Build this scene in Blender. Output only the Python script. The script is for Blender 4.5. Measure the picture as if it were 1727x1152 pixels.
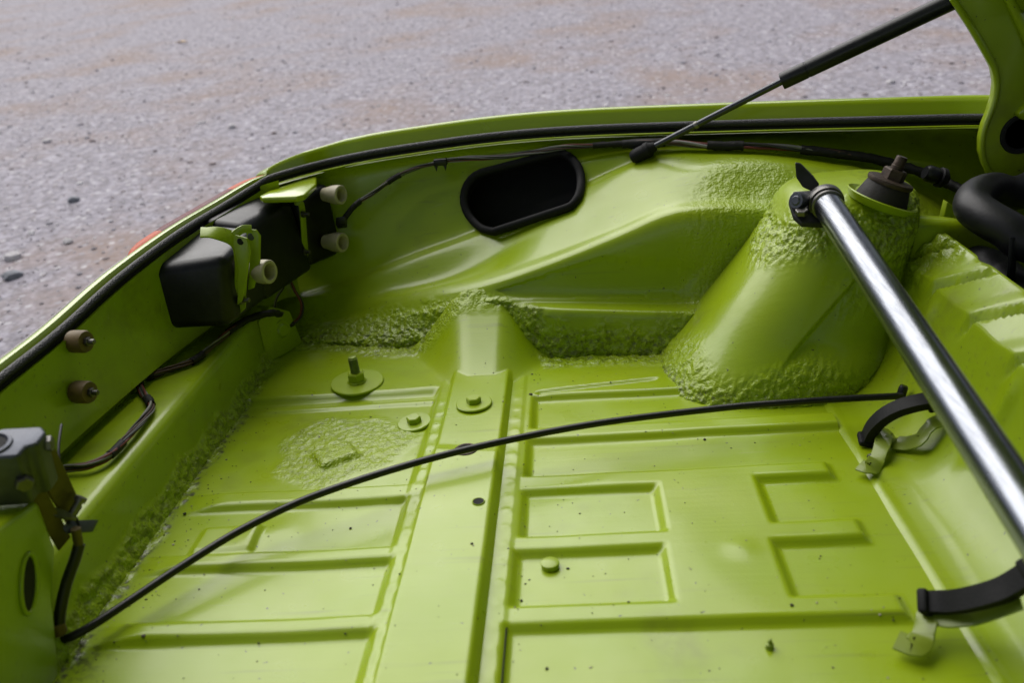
import bpy, bmesh, math, random
import numpy as np
from mathutils import Vector, Matrix

random.seed(7)
for o in list(bpy.data.objects):
    bpy.data.objects.remove(o, do_unlink=True)
scene = bpy.context.scene
COL = scene.collection

# ------------------------------------------------------------------ camera
# metres; z = 0 is the trunk floor, x runs to the front of the car, y across it
cam_d = bpy.data.cameras.new('camera')
cam = bpy.data.objects.new('camera', cam_d)
COL.objects.link(cam)
rot = Matrix([[0.994678, 0.06167, 0.082532], [0.051535, 0.395837, -0.916874], [-0.089213, 0.916248, 0.390552]])
cam.matrix_world = Matrix.Translation((0, 0, .42)) @ rot.to_4x4()
cam_d.sensor_width = 36.0
cam_d.lens = 36.0 * 1450 / 1727
cam_d.clip_start = .02
cam_d.clip_end = 800
cam_d.dof.use_dof = True
cam_d.dof.focus_distance = .93
cam_d.dof.aperture_fstop = 6.3
scene.camera = cam
scene.cycles.max_bounces = 6
scene.cycles.diffuse_bounces = 3

# ------------------------------------------------------------------ sky, sun, exposure
SUN_EL, SUN_AZ = math.radians(52), math.radians(-36)      # azimuth from +y towards +x
world = bpy.data.worlds.new('World')
scene.world = world
world.use_nodes = True
wn, wl = world.node_tree.nodes, world.node_tree.links
bg = wn['Background']
sky = wn.new('ShaderNodeTexSky')
sky.sky_type = 'NISHITA'
sky.sun_disc = False
sky.sun_elevation = SUN_EL
sky.sun_rotation = SUN_AZ
sky.dust_density = .15
sky.air_density = .29
hs = wn.new('ShaderNodeHueSaturation')
hs.inputs['Saturation'].default_value = .32
wl.new(sky.outputs[0], hs.inputs['Color'])
wl.new(hs.outputs[0], bg.inputs['Color'])
bg.inputs['Strength'].default_value = .05
sun_d = bpy.data.lights.new('sun', 'SUN')
sun_d.energy = 1.5
sun_d.angle = math.radians(70)
sun_d.color = (1, .97, .93)
sun = bpy.data.objects.new('sun', sun_d)
COL.objects.link(sun)
sd = Vector((math.sin(SUN_AZ) * math.cos(SUN_EL), math.cos(SUN_AZ) * math.cos(SUN_EL), math.sin(SUN_EL)))
sun.rotation_euler = sd.to_track_quat('Z', 'Y').to_euler()
scene.view_settings.view_transform = 'Standard'
scene.view_settings.look = 'None'
scene.view_settings.exposure = 1.64
scene.view_settings.gamma = 1.0

# ------------------------------------------------------------------ helpers
def tag(o, label=None, cat=None, group=None, kind=None):
    if label: o['label'] = label
    if cat: o['category'] = cat
    if group: o['group'] = group
    if kind: o['kind'] = kind
    return o

def thing(name, label, cat, loc=(0, 0, 0), group=None):
    o = bpy.data.objects.new(name, None)
    o.empty_display_size = .02
    COL.objects.link(o)
    o.location = loc
    return tag(o, label, cat, group)

def mk(name, verts, faces, mat, parent=None, sharp=35, attrs=None, smooth=True):
    me = bpy.data.meshes.new(name)
    me.from_pydata([tuple(map(float, v)) for v in verts], [], [tuple(map(int, f)) for f in faces])
    return fin(name, me, mat, parent, sharp, attrs, smooth)

def fin(name, me, mat, parent=None, sharp=35, attrs=None, smooth=True):
    me.materials.append(mat)
    if attrs:
        for k, v in attrs.items():
            a = me.attributes.new(k, 'FLOAT', 'POINT')
            a.data.foreach_set('value', np.asarray(v, dtype=np.float32).ravel())
    if smooth:
        me.polygons.foreach_set('use_smooth', [True] * len(me.polygons))
        me.update()
        if sharp < 180:
            me.set_sharp_from_angle(angle=math.radians(sharp))
    me.update()
    o = bpy.data.objects.new(name, me)
    COL.objects.link(o)
    if parent is not None:
        o.parent = parent
        o.matrix_parent_inverse = Matrix.Translation(-parent.location) if parent.type == 'EMPTY' else Matrix()
    return o

def grid_faces(n, m, cu=False, cv=False, flip=False):
    i = np.arange(n if cu else n - 1); j = np.arange(m if cv else m - 1)
    I, J = np.meshgrid(i, j, indexing='ij')
    I2, J2 = (I + 1) % n, (J + 1) % m
    F = np.stack([I * m + J, I2 * m + J, I2 * m + J2, I * m + J2], -1).reshape(-1, 4)
    return F[:, ::-1] if flip else F

def crs(pts, n=8, k=.5, closed=False):
    """smooth curve through points"""
    P = np.asarray(pts, float)
    if closed:
        E = np.vstack([P[-1:], P, P[:2]])
    else:
        E = np.vstack([2 * P[0] - P[1], P, 2 * P[-1] - P[-2]])
    out = []
    for i in range(1, len(E) - 2):
        p0, p1, p2, p3 = E[i - 1], E[i], E[i + 1], E[i + 2]
        m1, m2 = k * (p2 - p0), k * (p3 - p1)
        for t in np.linspace(0, 1, n, endpoint=False):
            out.append((2*t**3-3*t*t+1)*p1 + (t**3-2*t*t+t)*m1 + (-2*t**3+3*t*t)*p2 + (t**3-t*t)*m2)
    if not closed:
        out.append(E[-2])
    return np.array(out)

def frames(C, closed=False, up=None):
    C = np.asarray(C, float)
    T = np.gradient(C, axis=0) if not closed else np.roll(C, -1, 0) - np.roll(C, 1, 0)
    T /= np.linalg.norm(T, axis=1)[:, None] + 1e-12
    N = []
    a = np.array(up if up is not None else (0, 0, 1.))
    if abs(a @ T[0]) > .95: a = np.array((1., 0, 0))
    for t in T:
        if up is not None: a = np.array(up, float)
        n = a - (a @ t) * t
        n /= np.linalg.norm(n) + 1e-12
        N.append(n); a = n
    N = np.array(N)
    return T, N, np.cross(T, N)

def sweep(C, sec, closed=False, up=None, caps=True):
    """sec: list of (b, n) offsets, or per-point radius handled by caller"""
    C = np.asarray(C, float)
    T, N, B = frames(C, closed, up)
    S = np.asarray(sec, float)
    V = C[:, None] + S[None, :, 0:1] * B[:, None] + S[None, :, 1:2] * N[:, None]
    n, m = len(C), len(S)
    F = [list(f) for f in grid_faces(n, m, closed, True)]
    V = V.reshape(-1, 3)
    if caps and not closed:
        F.append(list(range(m))[::-1]); F.append(list(range((n - 1) * m, n * m)))
    return V, F

def circ(r, seg=12):
    a = np.linspace(0, 2 * np.pi, seg, endpoint=False)
    return np.stack([np.cos(a) * r, np.sin(a) * r], 1)

def rrect(w, h, r, k=4):
    out = []
    for cx, cy, a0 in ((w/2-r, h/2-r, 0), (-w/2+r, h/2-r, 90), (-w/2+r, -h/2+r, 180), (w/2-r, -h/2+r, 270)):
        for t in np.linspace(0, 90, k):
            a = math.radians(a0 + t); out.append((cx + r*math.cos(a), cy + r*math.sin(a)))
    return out

def tube(name, pts, r, mat, parent=None, n=8, seg=12, closed=False, smooth=True, sharp=50):
    C = crs(pts, n, closed=closed) if smooth else np.asarray(pts, float)
    V, F = sweep(C, circ(r, seg), closed)
    return mk(name, V, F, mat, parent, sharp)

def basis(axis, ref=(0, 0, 1)):
    w = Vector(axis).normalized()
    r = Vector(ref)
    if abs(w.dot(r)) > .95: r = Vector((1, 0, 0))
    u = r.cross(w).normalized(); v = w.cross(u)
    return np.array(u), np.array(v), np.array(w)

def lathe(name, prof, org, axis, mat, parent=None, seg=32, sharp=35, ref=(0, 0, 1), closed=False):
    u, v, w = basis(axis, ref)
    a = np.linspace(0, 2*np.pi, seg, endpoint=False)
    P = np.asarray(prof, float)
    V = (np.array(org) + P[:, None, 0:1] * (np.cos(a)[None, :, None]*u + np.sin(a)[None, :, None]*v) + P[:, None, 1:2]*w)
    F = [list(f) for f in grid_faces(len(P), seg, closed, True, flip=True)]
    if not closed:
        if P[0, 0] > 1e-6: F.append(list(range(seg)))
        if P[-1, 0] > 1e-6: F.append(list(range((len(P)-1)*seg, len(P)*seg))[::-1])
    return mk(name, V.reshape(-1, 3), F, mat, parent, sharp)

def clean(bm):
    bmesh.ops.remove_doubles(bm, verts=bm.verts, dist=1e-6)
    bmesh.ops.recalc_face_normals(bm, faces=bm.faces)

def hexa(name, r, h, org, axis, mat, parent=None, turn=0, ref=(0, 0, 1)):
    u, v, w = basis(axis, ref)
    pr = [(r, 0), (r, h*.86), (r*.86, h)]
    V = []
    for rr, hh in pr:
        for k in range(6):
            a = math.pi/3*k + turn
            V.append(np.array(org) + rr*(math.cos(a)*u + math.sin(a)*v) + hh*w)
    F = [list(f) for f in grid_faces(3, 6, False, True, flip=True)] + [list(range(6)), list(range(12, 18))[::-1]]
    return mk(name, V, F, mat, parent, 20)

def prism(name, poly, depth, mat, parent=None, bevel=.001, seg=2, sharp=30):
    """poly: 3D planar outline, depth: 3D vector"""
    bm = bmesh.new()
    P = [Vector(p) for p in poly]; d = Vector(depth)
    a = [bm.verts.new(p) for p in P]; b = [bm.verts.new(p + d) for p in P]
    n = len(P)
    bm.faces.new(a); bm.faces.new(b[::-1])
    for i in range(n):
        bm.faces.new((a[i], b[i], b[(i+1) % n], a[(i+1) % n]))
    bmesh.ops.recalc_face_normals(bm, faces=bm.faces)
    if bevel:
        bmesh.ops.bevel(bm, geom=bm.edges[:], offset=bevel, segments=seg, affect='EDGES', profile=.5, clamp_overlap=True)
    me = bpy.data.meshes.new(name); bm.to_mesh(me); bm.free()
    return fin(name, me, mat, parent, sharp)

def box(name, c, size, mat, parent=None, axes=None, bevel=.002, seg=3):
    A = np.eye(3) if axes is None else np.array(axes, float)
    c = np.array(c, float); s = np.array(size)/2
    q = [c + A[0]*sx*s[0] + A[1]*sy*s[1] - A[2]*s[2] for sx, sy in ((-1, -1), (1, -1), (1, 1), (-1, 1))]
    return prism(name, q, A[2]*size[2], mat, parent, bevel, seg)

def hull_box(name, c8, mat, parent=None, bevel=.004, seg=4):
    """eight corners: bottom ring of four, top ring of four"""
    bm = bmesh.new()
    v = [bm.verts.new(p) for p in c8]
    for f in ((3, 2, 1, 0), (4, 5, 6, 7), (0, 1, 5, 4), (1, 2, 6, 5), (2, 3, 7, 6), (3, 0, 4, 7)):
        bm.faces.new([v[i] for i in f])
    bmesh.ops.recalc_face_normals(bm, faces=bm.faces)
    bmesh.ops.bevel(bm, geom=bm.edges[:], offset=bevel, segments=seg, affect='EDGES', profile=.5, clamp_overlap=True)
    me = bpy.data.meshes.new(name); bm.to_mesh(me); bm.free()
    return fin(name, me, mat, parent, 40)

def strip(name, pts, width_vec, thick, mat, parent=None, n=5, k=.5):
    """a bent sheet-metal strip: centre line, width vector, thickness"""
    C = crs(pts, n, k)
    w = np.array(width_vec, float); wl_ = np.linalg.norm(w)
    T = np.gradient(C, axis=0); T /= np.linalg.norm(T, axis=1)[:, None]
    Wd = w/wl_ - (T @ (w/wl_))[:, None]*T
    Wd /= np.linalg.norm(Wd, axis=1)[:, None]
    N = np.cross(T, Wd)
    sec = rrect(wl_, thick, min(thick*.45, .0008), 3)
    S = np.array(sec)
    V = C[:, None] + S[None, :, 0:1]*Wd[:, None] + S[None, :, 1:2]*N[:, None]
    m = len(S)
    F = [list(f) for f in grid_faces(len(C), m, False, True)] + [list(range(m))[::-1], list(range((len(C)-1)*m, len(C)*m))]
    return mk(name, V.reshape(-1, 3), F, mat, parent, 35)

# vectorised value noise
def vnoise(P, s, seed=0):
    P = np.asarray(P, float)*s + seed*17.31
    i = np.floor(P).astype(np.int64); f = P - i
    f = f*f*(3 - 2*f)
    def h(a):
        n = (a[..., 0]*73856093) ^ (a[..., 1]*19349663) ^ (a[..., 2]*83492791)
        n = (n ^ (n >> 13))*1274126177 & 0x7fffffff
        n = (n ^ (n >> 16))*668265263 & 0x7fffffff
        return (n & 0xffff)/65535.0
    r = 0
    for dx in (0, 1):
        for dy in (0, 1):
            for dz in (0, 1):
                w = (f[..., 0] if dx else 1-f[..., 0])*(f[..., 1] if dy else 1-f[..., 1])*(f[..., 2] if dz else 1-f[..., 2])
                r = r + w*h(i + np.array((dx, dy, dz)))
    return r

def lumps(P, s=160, seed=0):
    a = vnoise(P, s, seed); b = vnoise(P, s*2.1, seed+3)
    c = vnoise(P, s*.45, seed+6)
    return sst(.25, .8, a)*.75 + b*.35 + c*.3 - .55      # soft, blobby sealer

def sst(a, b, v):
    t = np.clip((v - a)/(b - a), 0, 1)
    return t*t*(3 - 2*t)

# ------------------------------------------------------------------ materials
def nodes(name):
    m = bpy.data.materials.new(name); m.use_nodes = True
    nt = m.node_tree
    return m, nt, nt.nodes['Principled BSDF']

def N(nt, t, **kw):
    n = nt.nodes.new(t)
    for k, v in kw.items():
        if k.startswith('_'): setattr(n, k[1:], v)
        else: n.inputs[k.replace('__', ' ')].default_value = v
    return n

def ramp(nt, src, stops):
    r = nt.nodes.new('ShaderNodeValToRGB')
    e = r.color_ramp.elements
    while len(e) < len(stops): e.new(.5)
    for q, (p, c) in zip(e, stops):
        q.position = p; q.color = (*c, 1) if len(c) == 3 else c
    nt.links.new(src, r.inputs[0]); return r

def mixc(nt, fac, a, b, mode='MIX'):
    m = nt.nodes.new('ShaderNodeMix'); m.data_type = 'RGBA'; m.blend_type = mode
    for s, v in ((m.inputs[0], fac), (m.inputs[6], a), (m.inputs[7], b)):
        if hasattr(v, 'links') or isinstance(v, bpy.types.NodeSocket): nt.links.new(v, s)
        else: s.default_value = v if not isinstance(v, tuple) else (*v, 1)
    return m.outputs[2]

def math_(nt, op, a, b=None):
    m = nt.nodes.new('ShaderNodeMath'); m.operation = op
    for s, v in zip(m.inputs, (a, b)):
        if v is None: continue
        if isinstance(v, bpy.types.NodeSocket): nt.links.new(v, s)
        else: s.default_value = v
    return m.outputs[0]

def paint_mat(name, base=(.226, .325, .0022), rough=.27, dirt=1.0, specks=1.0):
    m, nt, b = nodes(name)
    tc = N(nt, 'ShaderNodeTexCoord'); geo = tc.outputs['Object']
    def noise(s, d=4, r=.55):
        n = N(nt, 'ShaderNodeTexNoise', Scale=s, Detail=d, Roughness=r); nt.links.new(geo, n.inputs['Vector']); return n.outputs['Fac']
    seal = N(nt, 'ShaderNodeAttribute', _attribute_name='sealer').outputs['Fac']
    grime = N(nt, 'ShaderNodeAttribute', _attribute_name='grime').outputs['Fac']
    c = mixc(nt, ramp(nt, noise(9, 2), [(.35, (0,)*3), (.7, (1,)*3)]).outputs[0], base, (base[0]*1.1, base[1]*1.03, base[2]*2.0))
    # faint rub marks stretched along the ribs
    mp = N(nt, 'ShaderNodeMapping'); mp.inputs['Scale'].default_value = (5, 120, 120); nt.links.new(geo, mp.inputs['Vector'])
    rn = N(nt, 'ShaderNodeTexNoise', Scale=1.6, Detail=3); nt.links.new(mp.outputs[0], rn.inputs['Vector'])
    rub = ramp(nt, rn.outputs['Fac'], [(.60, (0,)*3), (.75, (1,)*3)]).outputs[0]
    rubm = math_(nt, 'MULTIPLY', rub, ramp(nt, noise(7, 2), [(.42, (0,)*3), (.62, (.6*dirt,)*3)]).outputs[0])
    c = mixc(nt, rubm, c, (.13, .16, .03))
    # dust film
    film = ramp(nt, noise(22, 3, .7), [(.45, (0,)*3), (.75, (.30*dirt,)*3)]).outputs[0]
    c = mixc(nt, film, c, (.22, .29, .022))
    # grime lodged where the attribute says a seam is dirty, broken up by noise
    gn = ramp(nt, noise(140, 3, .65), [(.46, (0,)*3), (.60, (1,)*3)]).outputs[0]
    c = mixc(nt, math_(nt, 'MULTIPLY', gn, math_(nt, 'MULTIPLY', grime, .85)), c, (.035, .033, .022))
    # smeared stains with their own outlines
    stn = math_(nt, 'MULTIPLY', ramp(nt, noise(3.1, 4, .72), [(.56, (0,)*3), (.66, (1,)*3)]).outputs[0], ramp(nt, noise(55, 2, .7), [(.35, (.12,)*3), (.65, (.6*dirt,)*3)]).outputs[0])
    c = mixc(nt, stn, c, (.14, .165, .02))
    # hair scratches
    mp2 = N(nt, 'ShaderNodeMapping'); mp2.inputs['Rotation'].default_value = (0, 0, .5); mp2.inputs['Scale'].default_value = (9, 260, 60); nt.links.new(geo, mp2.inputs['Vector'])
    sn = N(nt, 'ShaderNodeTexNoise', Scale=1.0, Detail=2); nt.links.new(mp2.outputs[0], sn.inputs['Vector'])
    scr = math_(nt, 'MULTIPLY', ramp(nt, sn.outputs['Fac'], [(.72, (0,)*3), (.76, (1,)*3)]).outputs[0], ramp(nt, noise(6, 3), [(.52, (0,)*3), (.6, (.55*dirt,)*3)]).outputs[0])
    c = mixc(nt, scr, c, (.30, .34, .16))
    # stray specks
    vo = N(nt, 'ShaderNodeTexVoronoi', Scale=120.0, Randomness=1.0)
    wn_ = N(nt, 'ShaderNodeTexNoise', Scale=420, Detail=0); nt.links.new(geo, wn_.inputs['Vector'])
    va = nt.nodes.new('ShaderNodeVectorMath'); va.operation = 'MULTIPLY_ADD'
    nt.links.new(wn_.outputs['Color'], va.inputs[0]); va.inputs[1].default_value = (.004,)*3; nt.links.new(geo, va.inputs[2])
    nt.links.new(va.outputs[0], vo.inputs['Vector'])
    sp = math_(nt, 'LESS_THAN', vo.outputs['Distance'], .10)
    rnd = N(nt, 'ShaderNodeSeparateColor'); nt.links.new(vo.outputs['Color'], rnd.inputs[0])
    pick = math_(nt, 'GREATER_THAN', rnd.outputs[0], 1 - .30*specks)
    c = mixc(nt, math_(nt, 'MULTIPLY', math_(nt, 'MULTIPLY', sp, pick), .85), c, (.03, .028, .02))
    nt.links.new(c, b.inputs['Base Color'])
    rr = N(nt, 'ShaderNodeMapRange'); nt.links.new(noise(30, 2), rr.inputs[0])
    rr.inputs[3].default_value = rough - .07; rr.inputs[4].default_value = rough + .16
    nt.links.new(math_(nt, 'ADD', rr.outputs[0], math_(nt, 'MULTIPLY', seal, .08)), b.inputs['Roughness'])
    # relief: sheet waviness, orange peel, sealer
    b0 = N(nt, 'ShaderNodeBump', Strength=.13, Distance=.0010); nt.links.new(rn.outputs['Fac'], b0.inputs['Height'])
    b2 = N(nt, 'ShaderNodeBump', Strength=.12, Distance=.0005); nt.links.new(noise(420, 1), b2.inputs['Height'])
    nt.links.new(b0.outputs[0], b2.inputs['Normal'])
    b3 = N(nt, 'ShaderNodeBump', Distance=.0022); nt.links.new(noise(340, 1, .5), b3.inputs['Height'])
    nt.links.new(math_(nt, 'MULTIPLY', seal, .8), b3.inputs['Strength'])
    nt.links.new(b2.outputs[0], b3.inputs['Normal'])
    nt.links.new(b3.outputs[0], b.inputs['Normal'])
    b.inputs['Specular IOR Level'].default_value = .45
    b.inputs['Coat Weight'].default_value = .20
    b.inputs['Coat Roughness'].default_value = .12
    return m

def simple(name, col, rough=.5, metal=0.0, var=.15, scale=60, bump=.15, bscale=300, bdist=.0008, coat=0, spec=.5, dust=None):
    m, nt, b = nodes(name)
    tc = N(nt, 'ShaderNodeTexCoord'); g = tc.outputs['Object']
    n = N(nt, 'ShaderNodeTexNoise', Scale=scale, Detail=5, Roughness=.6); nt.links.new(g, n.inputs['Vector'])
    lo = tuple(v*(1-var) for v in col); hi = tuple(min(1, v*(1+var)) for v in col)
    c = ramp(nt, n.outputs['Fac'], [(.3, lo), (.7, hi)]).outputs[0]
    if dust:
        n3 = N(nt, 'ShaderNodeTexNoise', Scale=scale*2.3, Detail=6, Roughness=.7); nt.links.new(g, n3.inputs['Vector'])
        c = mixc(nt, ramp(nt, n3.outputs['Fac'], [(.5, (0,)*3), (.72, (.6,)*3)]).outputs[0], c, dust)
    nt.links.new(c, b.inputs['Base Color'])
    rr = N(nt, 'ShaderNodeMapRange'); nt.links.new(n.outputs['Fac'], rr.inputs[0])
    rr.inputs[3].default_value = max(.02, rough*.8); rr.inputs[4].default_value = min(1, rough*1.25)
    nt.links.new(rr.outputs[0], b.inputs['Roughness'])
    n2 = N(nt, 'ShaderNodeTexNoise', Scale=bscale, Detail=3); nt.links.new(g, n2.inputs['Vector'])
    bp = N(nt, 'ShaderNodeBump', Strength=bump, Distance=bdist); nt.links.new(n2.outputs['Fac'], bp.inputs['Height'])
    nt.links.new(bp.outputs[0], b.inputs['Normal'])
    b.inputs['Metallic'].default_value = metal
    b.inputs['Coat Weight'].default_value = coat
    b.inputs['Specular IOR Level'].default_value = spec
    return m

PAINT = paint_mat('lime_paint')
PAINT_C = paint_mat('lime_paint_outer', rough=.18, dirt=.25, specks=.15)
PAINT_B = paint_mat('lime_paint_bracket', rough=.32, dirt=.8, specks=.3)
PAINT_D = paint_mat('worn_bracket_paint', base=(.15, .21, .008), rough=.40, dirt=1.0, specks=.3)
BLACKP = simple('black_plastic', (.005, .0055, .007), .36, var=.4, scale=25, bump=.15, spec=.3, dust=(.016, .0165, .019))
RUBBER = simple('black_rubber', (.0045, .0045, .0055), .65, spec=.25, var=.3, bump=.3, bscale=500)
HOSE = simple('soft_hose_rubber', (.008, .008, .0105), .45, spec=.35, var=.35, scale=30, bump=.2)
DARK = simple('gap_shade_black', (.004, .004, .004), .9)  # flat black that stands in for shade in holes and gaps
CABLE = simple('cable_sheath', (.004, .004, .005), .35, spec=.4, var=.3, bump=.15)
TAPE = simple('loom_tape', (.005, .0048, .005), .6, spec=.3, var=.4, bump=.6, bscale=180, bdist=.002)
def tube_mat():
    m, nt, b = nodes('polished_tube')
    tc = N(nt, 'ShaderNodeTexCoord')
    mp = N(nt, 'ShaderNodeMapping'); mp.inputs['Scale'].default_value = (420, 6, 420); mp.inputs['Rotation'].default_value = (.02, 0, .02); nt.links.new(tc.outputs['Object'], mp.inputs['Vector'])
    n = N(nt, 'ShaderNodeTexNoise', Scale=1.0, Detail=4, Roughness=.7); nt.links.new(mp.outputs[0], n.inputs['Vector'])
    n2 = N(nt, 'ShaderNodeTexNoise', Scale=26, Detail=5, Roughness=.65); nt.links.new(tc.outputs['Object'], n2.inputs['Vector'])
    c = ramp(nt, n.outputs['Fac'], [(.3, (.15, .16, .18)), (.7, (.27, .285, .315))]).outputs[0]
    c = mixc(nt, ramp(nt, n2.outputs['Fac'], [(.5, (0,)*3), (.75, (.25,)*3)]).outputs[0], c, (.13, .135, .15))
    nt.links.new(c, b.inputs['Base Color'])
    b.inputs['Metallic'].default_value = 1
    r = N(nt, 'ShaderNodeMapRange'); nt.links.new(n2.outputs['Fac'], r.inputs[0]); r.inputs[3].default_value = .17; r.inputs[4].default_value = .33
    nt.links.new(r.outputs[0], b.inputs['Roughness'])
    bp = N(nt, 'ShaderNodeBump', Strength=.12, Distance=.0006); nt.links.new(n.outputs['Fac'], bp.inputs['Height']); nt.links.new(bp.outputs[0], b.inputs['Normal'])
    return m
CHROME = tube_mat()
STEEL = simple('dull_steel', (.13, .125, .12), .38, metal=.9, var=.3, scale=90, bump=.3)
CASTM = simple('cast_metal', (.075, .08, .095), .45, metal=.85, var=.2, bump=.35, bscale=350)
RUST = simple('rusty_steel', (.045, .03, .021), .55, metal=.55, var=.45, scale=70, bump=.5)
BUSH = simple('mount_rubber', (.010, .008, .007), .75, var=.4, bump=.5, bscale=200)
ZINC = simple('yellow_zinc', (.09, .068, .022), .5, metal=.55, var=.35, scale=50, bump=.3)
BROWN = simple('brown_stop', (.105, .065, .018), .6, var=.3, bump=.3)
IVORY = simple('ivory_plastic', (.34, .31, .22), .5, var=.15, bump=.15)
IVORY_IN = simple('ivory_core', (.30, .22, .12), .6, var=.3)
FINMAT = simple('dark_fin', (.016, .0165, .02), .45, metal=.3, var=.25)
STUD = simple('painted_stud', (.17, .23, .03), .4, metal=.25, var=.3, bump=.3)
AMBER = simple('amber_lens', (.42, .055, .003), .4, var=.15, scale=30, coat=.0, spec=.15)
REDL = simple('red_lens', (.10, .005, .008), .4, var=.25, scale=30, coat=0, spec=.12)
TRIM = simple('dark_trim', (.05, .025, .03), .3, var=.3)
W_COL = [simple('wire_black', (.006, .006, .006), .5), simple('wire_grey', (.10, .10, .095), .5),
         simple('wire_brown', (.045, .018, .01), .5), simple('wire_dark', (.012, .011, .012), .5),
         simple('wire_pale', (.18, .175, .165), .5), simple('wire_red', (.11, .015, .012), .5)]

def strip_mat():
    m, nt, b = nodes('woven_edge_rubber')
    tc = N(nt, 'ShaderNodeTexCoord')
    w = N(nt, 'ShaderNodeTexVoronoi', Scale=620.0); nt.links.new(tc.outputs['Object'], w.inputs['Vector'])
    nt.links.new(ramp(nt, w.outputs['Distance'], [(.1, (.022, .0225, .027)), (.6, (.006, .006, .0075))]).outputs[0], b.inputs['Base Color'])
    bp = N(nt, 'ShaderNodeBump', Strength=.8, Distance=.0008); nt.links.new(w.outputs['Distance'], bp.inputs['Height'])
    bp.invert = True
    nt.links.new(bp.outputs[0], b.inputs['Normal'])
    b.inputs['Roughness'].default_value = .55
    return m
EDGE = strip_mat()

# ------------------------------------------------------------------ ground
GZ, GS, GX = -.42, .10, .0
def gz(x, y): return GZ + GS*(y - 1.2) + GX*x
def ground_mat():
    m, nt, b = nodes('gravel_lot')
    tc = N(nt, 'ShaderNodeTexCoord'); g = tc.outputs['Object']
    def noise(s, d=6, r=.6):
        n = N(nt, 'ShaderNodeTexNoise', Scale=s, Detail=d, Roughness=r); nt.links.new(g, n.inputs['Vector']); return n.outputs['Fac']
    c = ramp(nt, noise(28, 6, .75), [(.32, (.12, .108, .122)), (.5, (.265, .248, .288)), (.68, (.48, .455, .53))]).outputs[0]
    c = mixc(nt, ramp(nt, noise(1.3, 5), [(.47, (0,)*3), (.66, (.68,)*3)]).outputs[0], c, (.265, .185, .145))
    v = N(nt, 'ShaderNodeTexVoronoi', Scale=34.0); nt.links.new(g, v.inputs['Vector'])
    sc = N(nt, 'ShaderNodeSeparateColor'); nt.links.new(v.outputs['Color'], sc.inputs[0])
    st = ramp(nt, sc.outputs[0], [(.0, (.19, .175, .195)), (.45, (.27, .235, .24)), (.8, (.35, .34, .385)), (1, (.65, .63, .66))]).outputs[0]
    inside = ramp(nt, v.outputs['Distance'], [(.25, (.75,)*3), (.45, (0,)*3)]).outputs[0]
    c = mixc(nt, inside, c, st)
    nt.links.new(c, b.inputs['Base Color'])
    b.inputs['Roughness'].default_value = .9
    bp = N(nt, 'ShaderNodeBump', Strength=.28, Distance=.012); nt.links.new(noise(30, 6, .7), bp.inputs['Height'])
    nt.links.new(bp.outputs[0], b.inputs['Normal'])
    return m
GM = ground_mat()
L = 400.0
tag(mk('ground', [(x, y, gz(x, y)) for x, y in ((-L, -L), (L, -L), (L, L), (-L, L))], [(0, 1, 2, 3)], GM, smooth=False), kind='structure')

def stone_mesh(seed, sub=1):
    rr = random.Random(seed)
    bm = bmesh.new(); bmesh.ops.create_icosphere(bm, subdivisions=sub, radius=1)
    q = [rr.uniform(.7, 1.25), rr.uniform(.6, 1.0), rr.uniform(.35, .6)]
    for v in bm.verts:
        s = 1 + rr.uniform(-.18, .18)
        v.co = Vector((v.co.x*q[0]*s, v.co.y*q[1]*s, v.co.z*q[2]*s))
    V = np.array([v.co[:] for v in bm.verts]); F = np.array([[v.index for v in f.verts] for f in bm.faces]); bm.free()
    return V, F
protos = [stone_mesh(s) for s in range(6)]
def gravel_col_mat(name, stops):
    m, nt, b = nodes(name)
    tc = N(nt, 'ShaderNodeTexCoord')
    a = N(nt, 'ShaderNodeAttribute', _attribute_name='tone')
    c = ramp(nt, a.outputs['Fac'], stops).outputs[0]
    n = N(nt, 'ShaderNodeTexNoise', Scale=90, Detail=4); nt.links.new(tc.outputs['Object'], n.inputs['Vector'])
    c = mixc(nt, .5, c, ramp(nt, n.outputs['Fac'], [(.3, (.3,)*3), (.7, (1,)*3)]).outputs[0], 'MULTIPLY')
    nt.links.new(c, b.inputs['Base Color']); b.inputs['Roughness'].default_value = .85
    return m
GRAV = gravel_col_mat('gravel_stones', [(0, (.22, .205, .23)), (.35, (.32, .26, .26)), (.6, (.34, .335, .39)), (.82, (.42, .40, .43)), (1, (.85, .83, .86))])
rng = np.random.default_rng(3)
VV, FF, TT, off = [], [], [], 0
NG = 44000
gy = -.6 + 16*rng.random(NG)**1.45
gx = rng.uniform(-1.25, .75, NG)*(np.maximum(gy, 0)*.95 + 1.2)
keep_ = (gy > 1.35) | (gx < -.56)
gx, gy = gx[keep_], gy[keep_]
gs_ = rng.uniform(.003, .0072, len(gx))*(1 + (rng.random(len(gx)) < .10)*rng.uniform(.5, 1.6, len(gx)))
ga, gt = rng.uniform(0, 6.28, len(gx)), rng.random(len(gx))**.75
for k in range(6):
    V, F = protos[k]
    q_ = np.arange(len(gx)) % 6 == k
    x, y, s, a, t = gx[q_], gy[q_], gs_[q_], ga[q_], gt[q_]
    P = V[None]*s[:, None, None]
    ca, sa = np.cos(a)[:, None], np.sin(a)[:, None]
    P = np.stack([P[..., 0]*ca - P[..., 1]*sa + x[:, None], P[..., 0]*sa + P[..., 1]*ca + y[:, None], P[..., 2] + (gz(x, y) + s*.12)[:, None]], -1)
    n_ = len(x)
    FF.append((F[None] + (np.arange(n_)*len(V))[:, None, None]).reshape(-1, 3) + off)
    VV.append(P.reshape(-1, 3)); TT.append(np.repeat(t, len(V))); off += n_*len(V)
tag(mk('gravel', np.vstack(VV), np.vstack(FF), GRAV, smooth=False, attrs={'tone': np.concatenate(TT)}),
    'loose grey and pinkish gravel strewn over the lot', 'gravel', kind='stuff')

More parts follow.
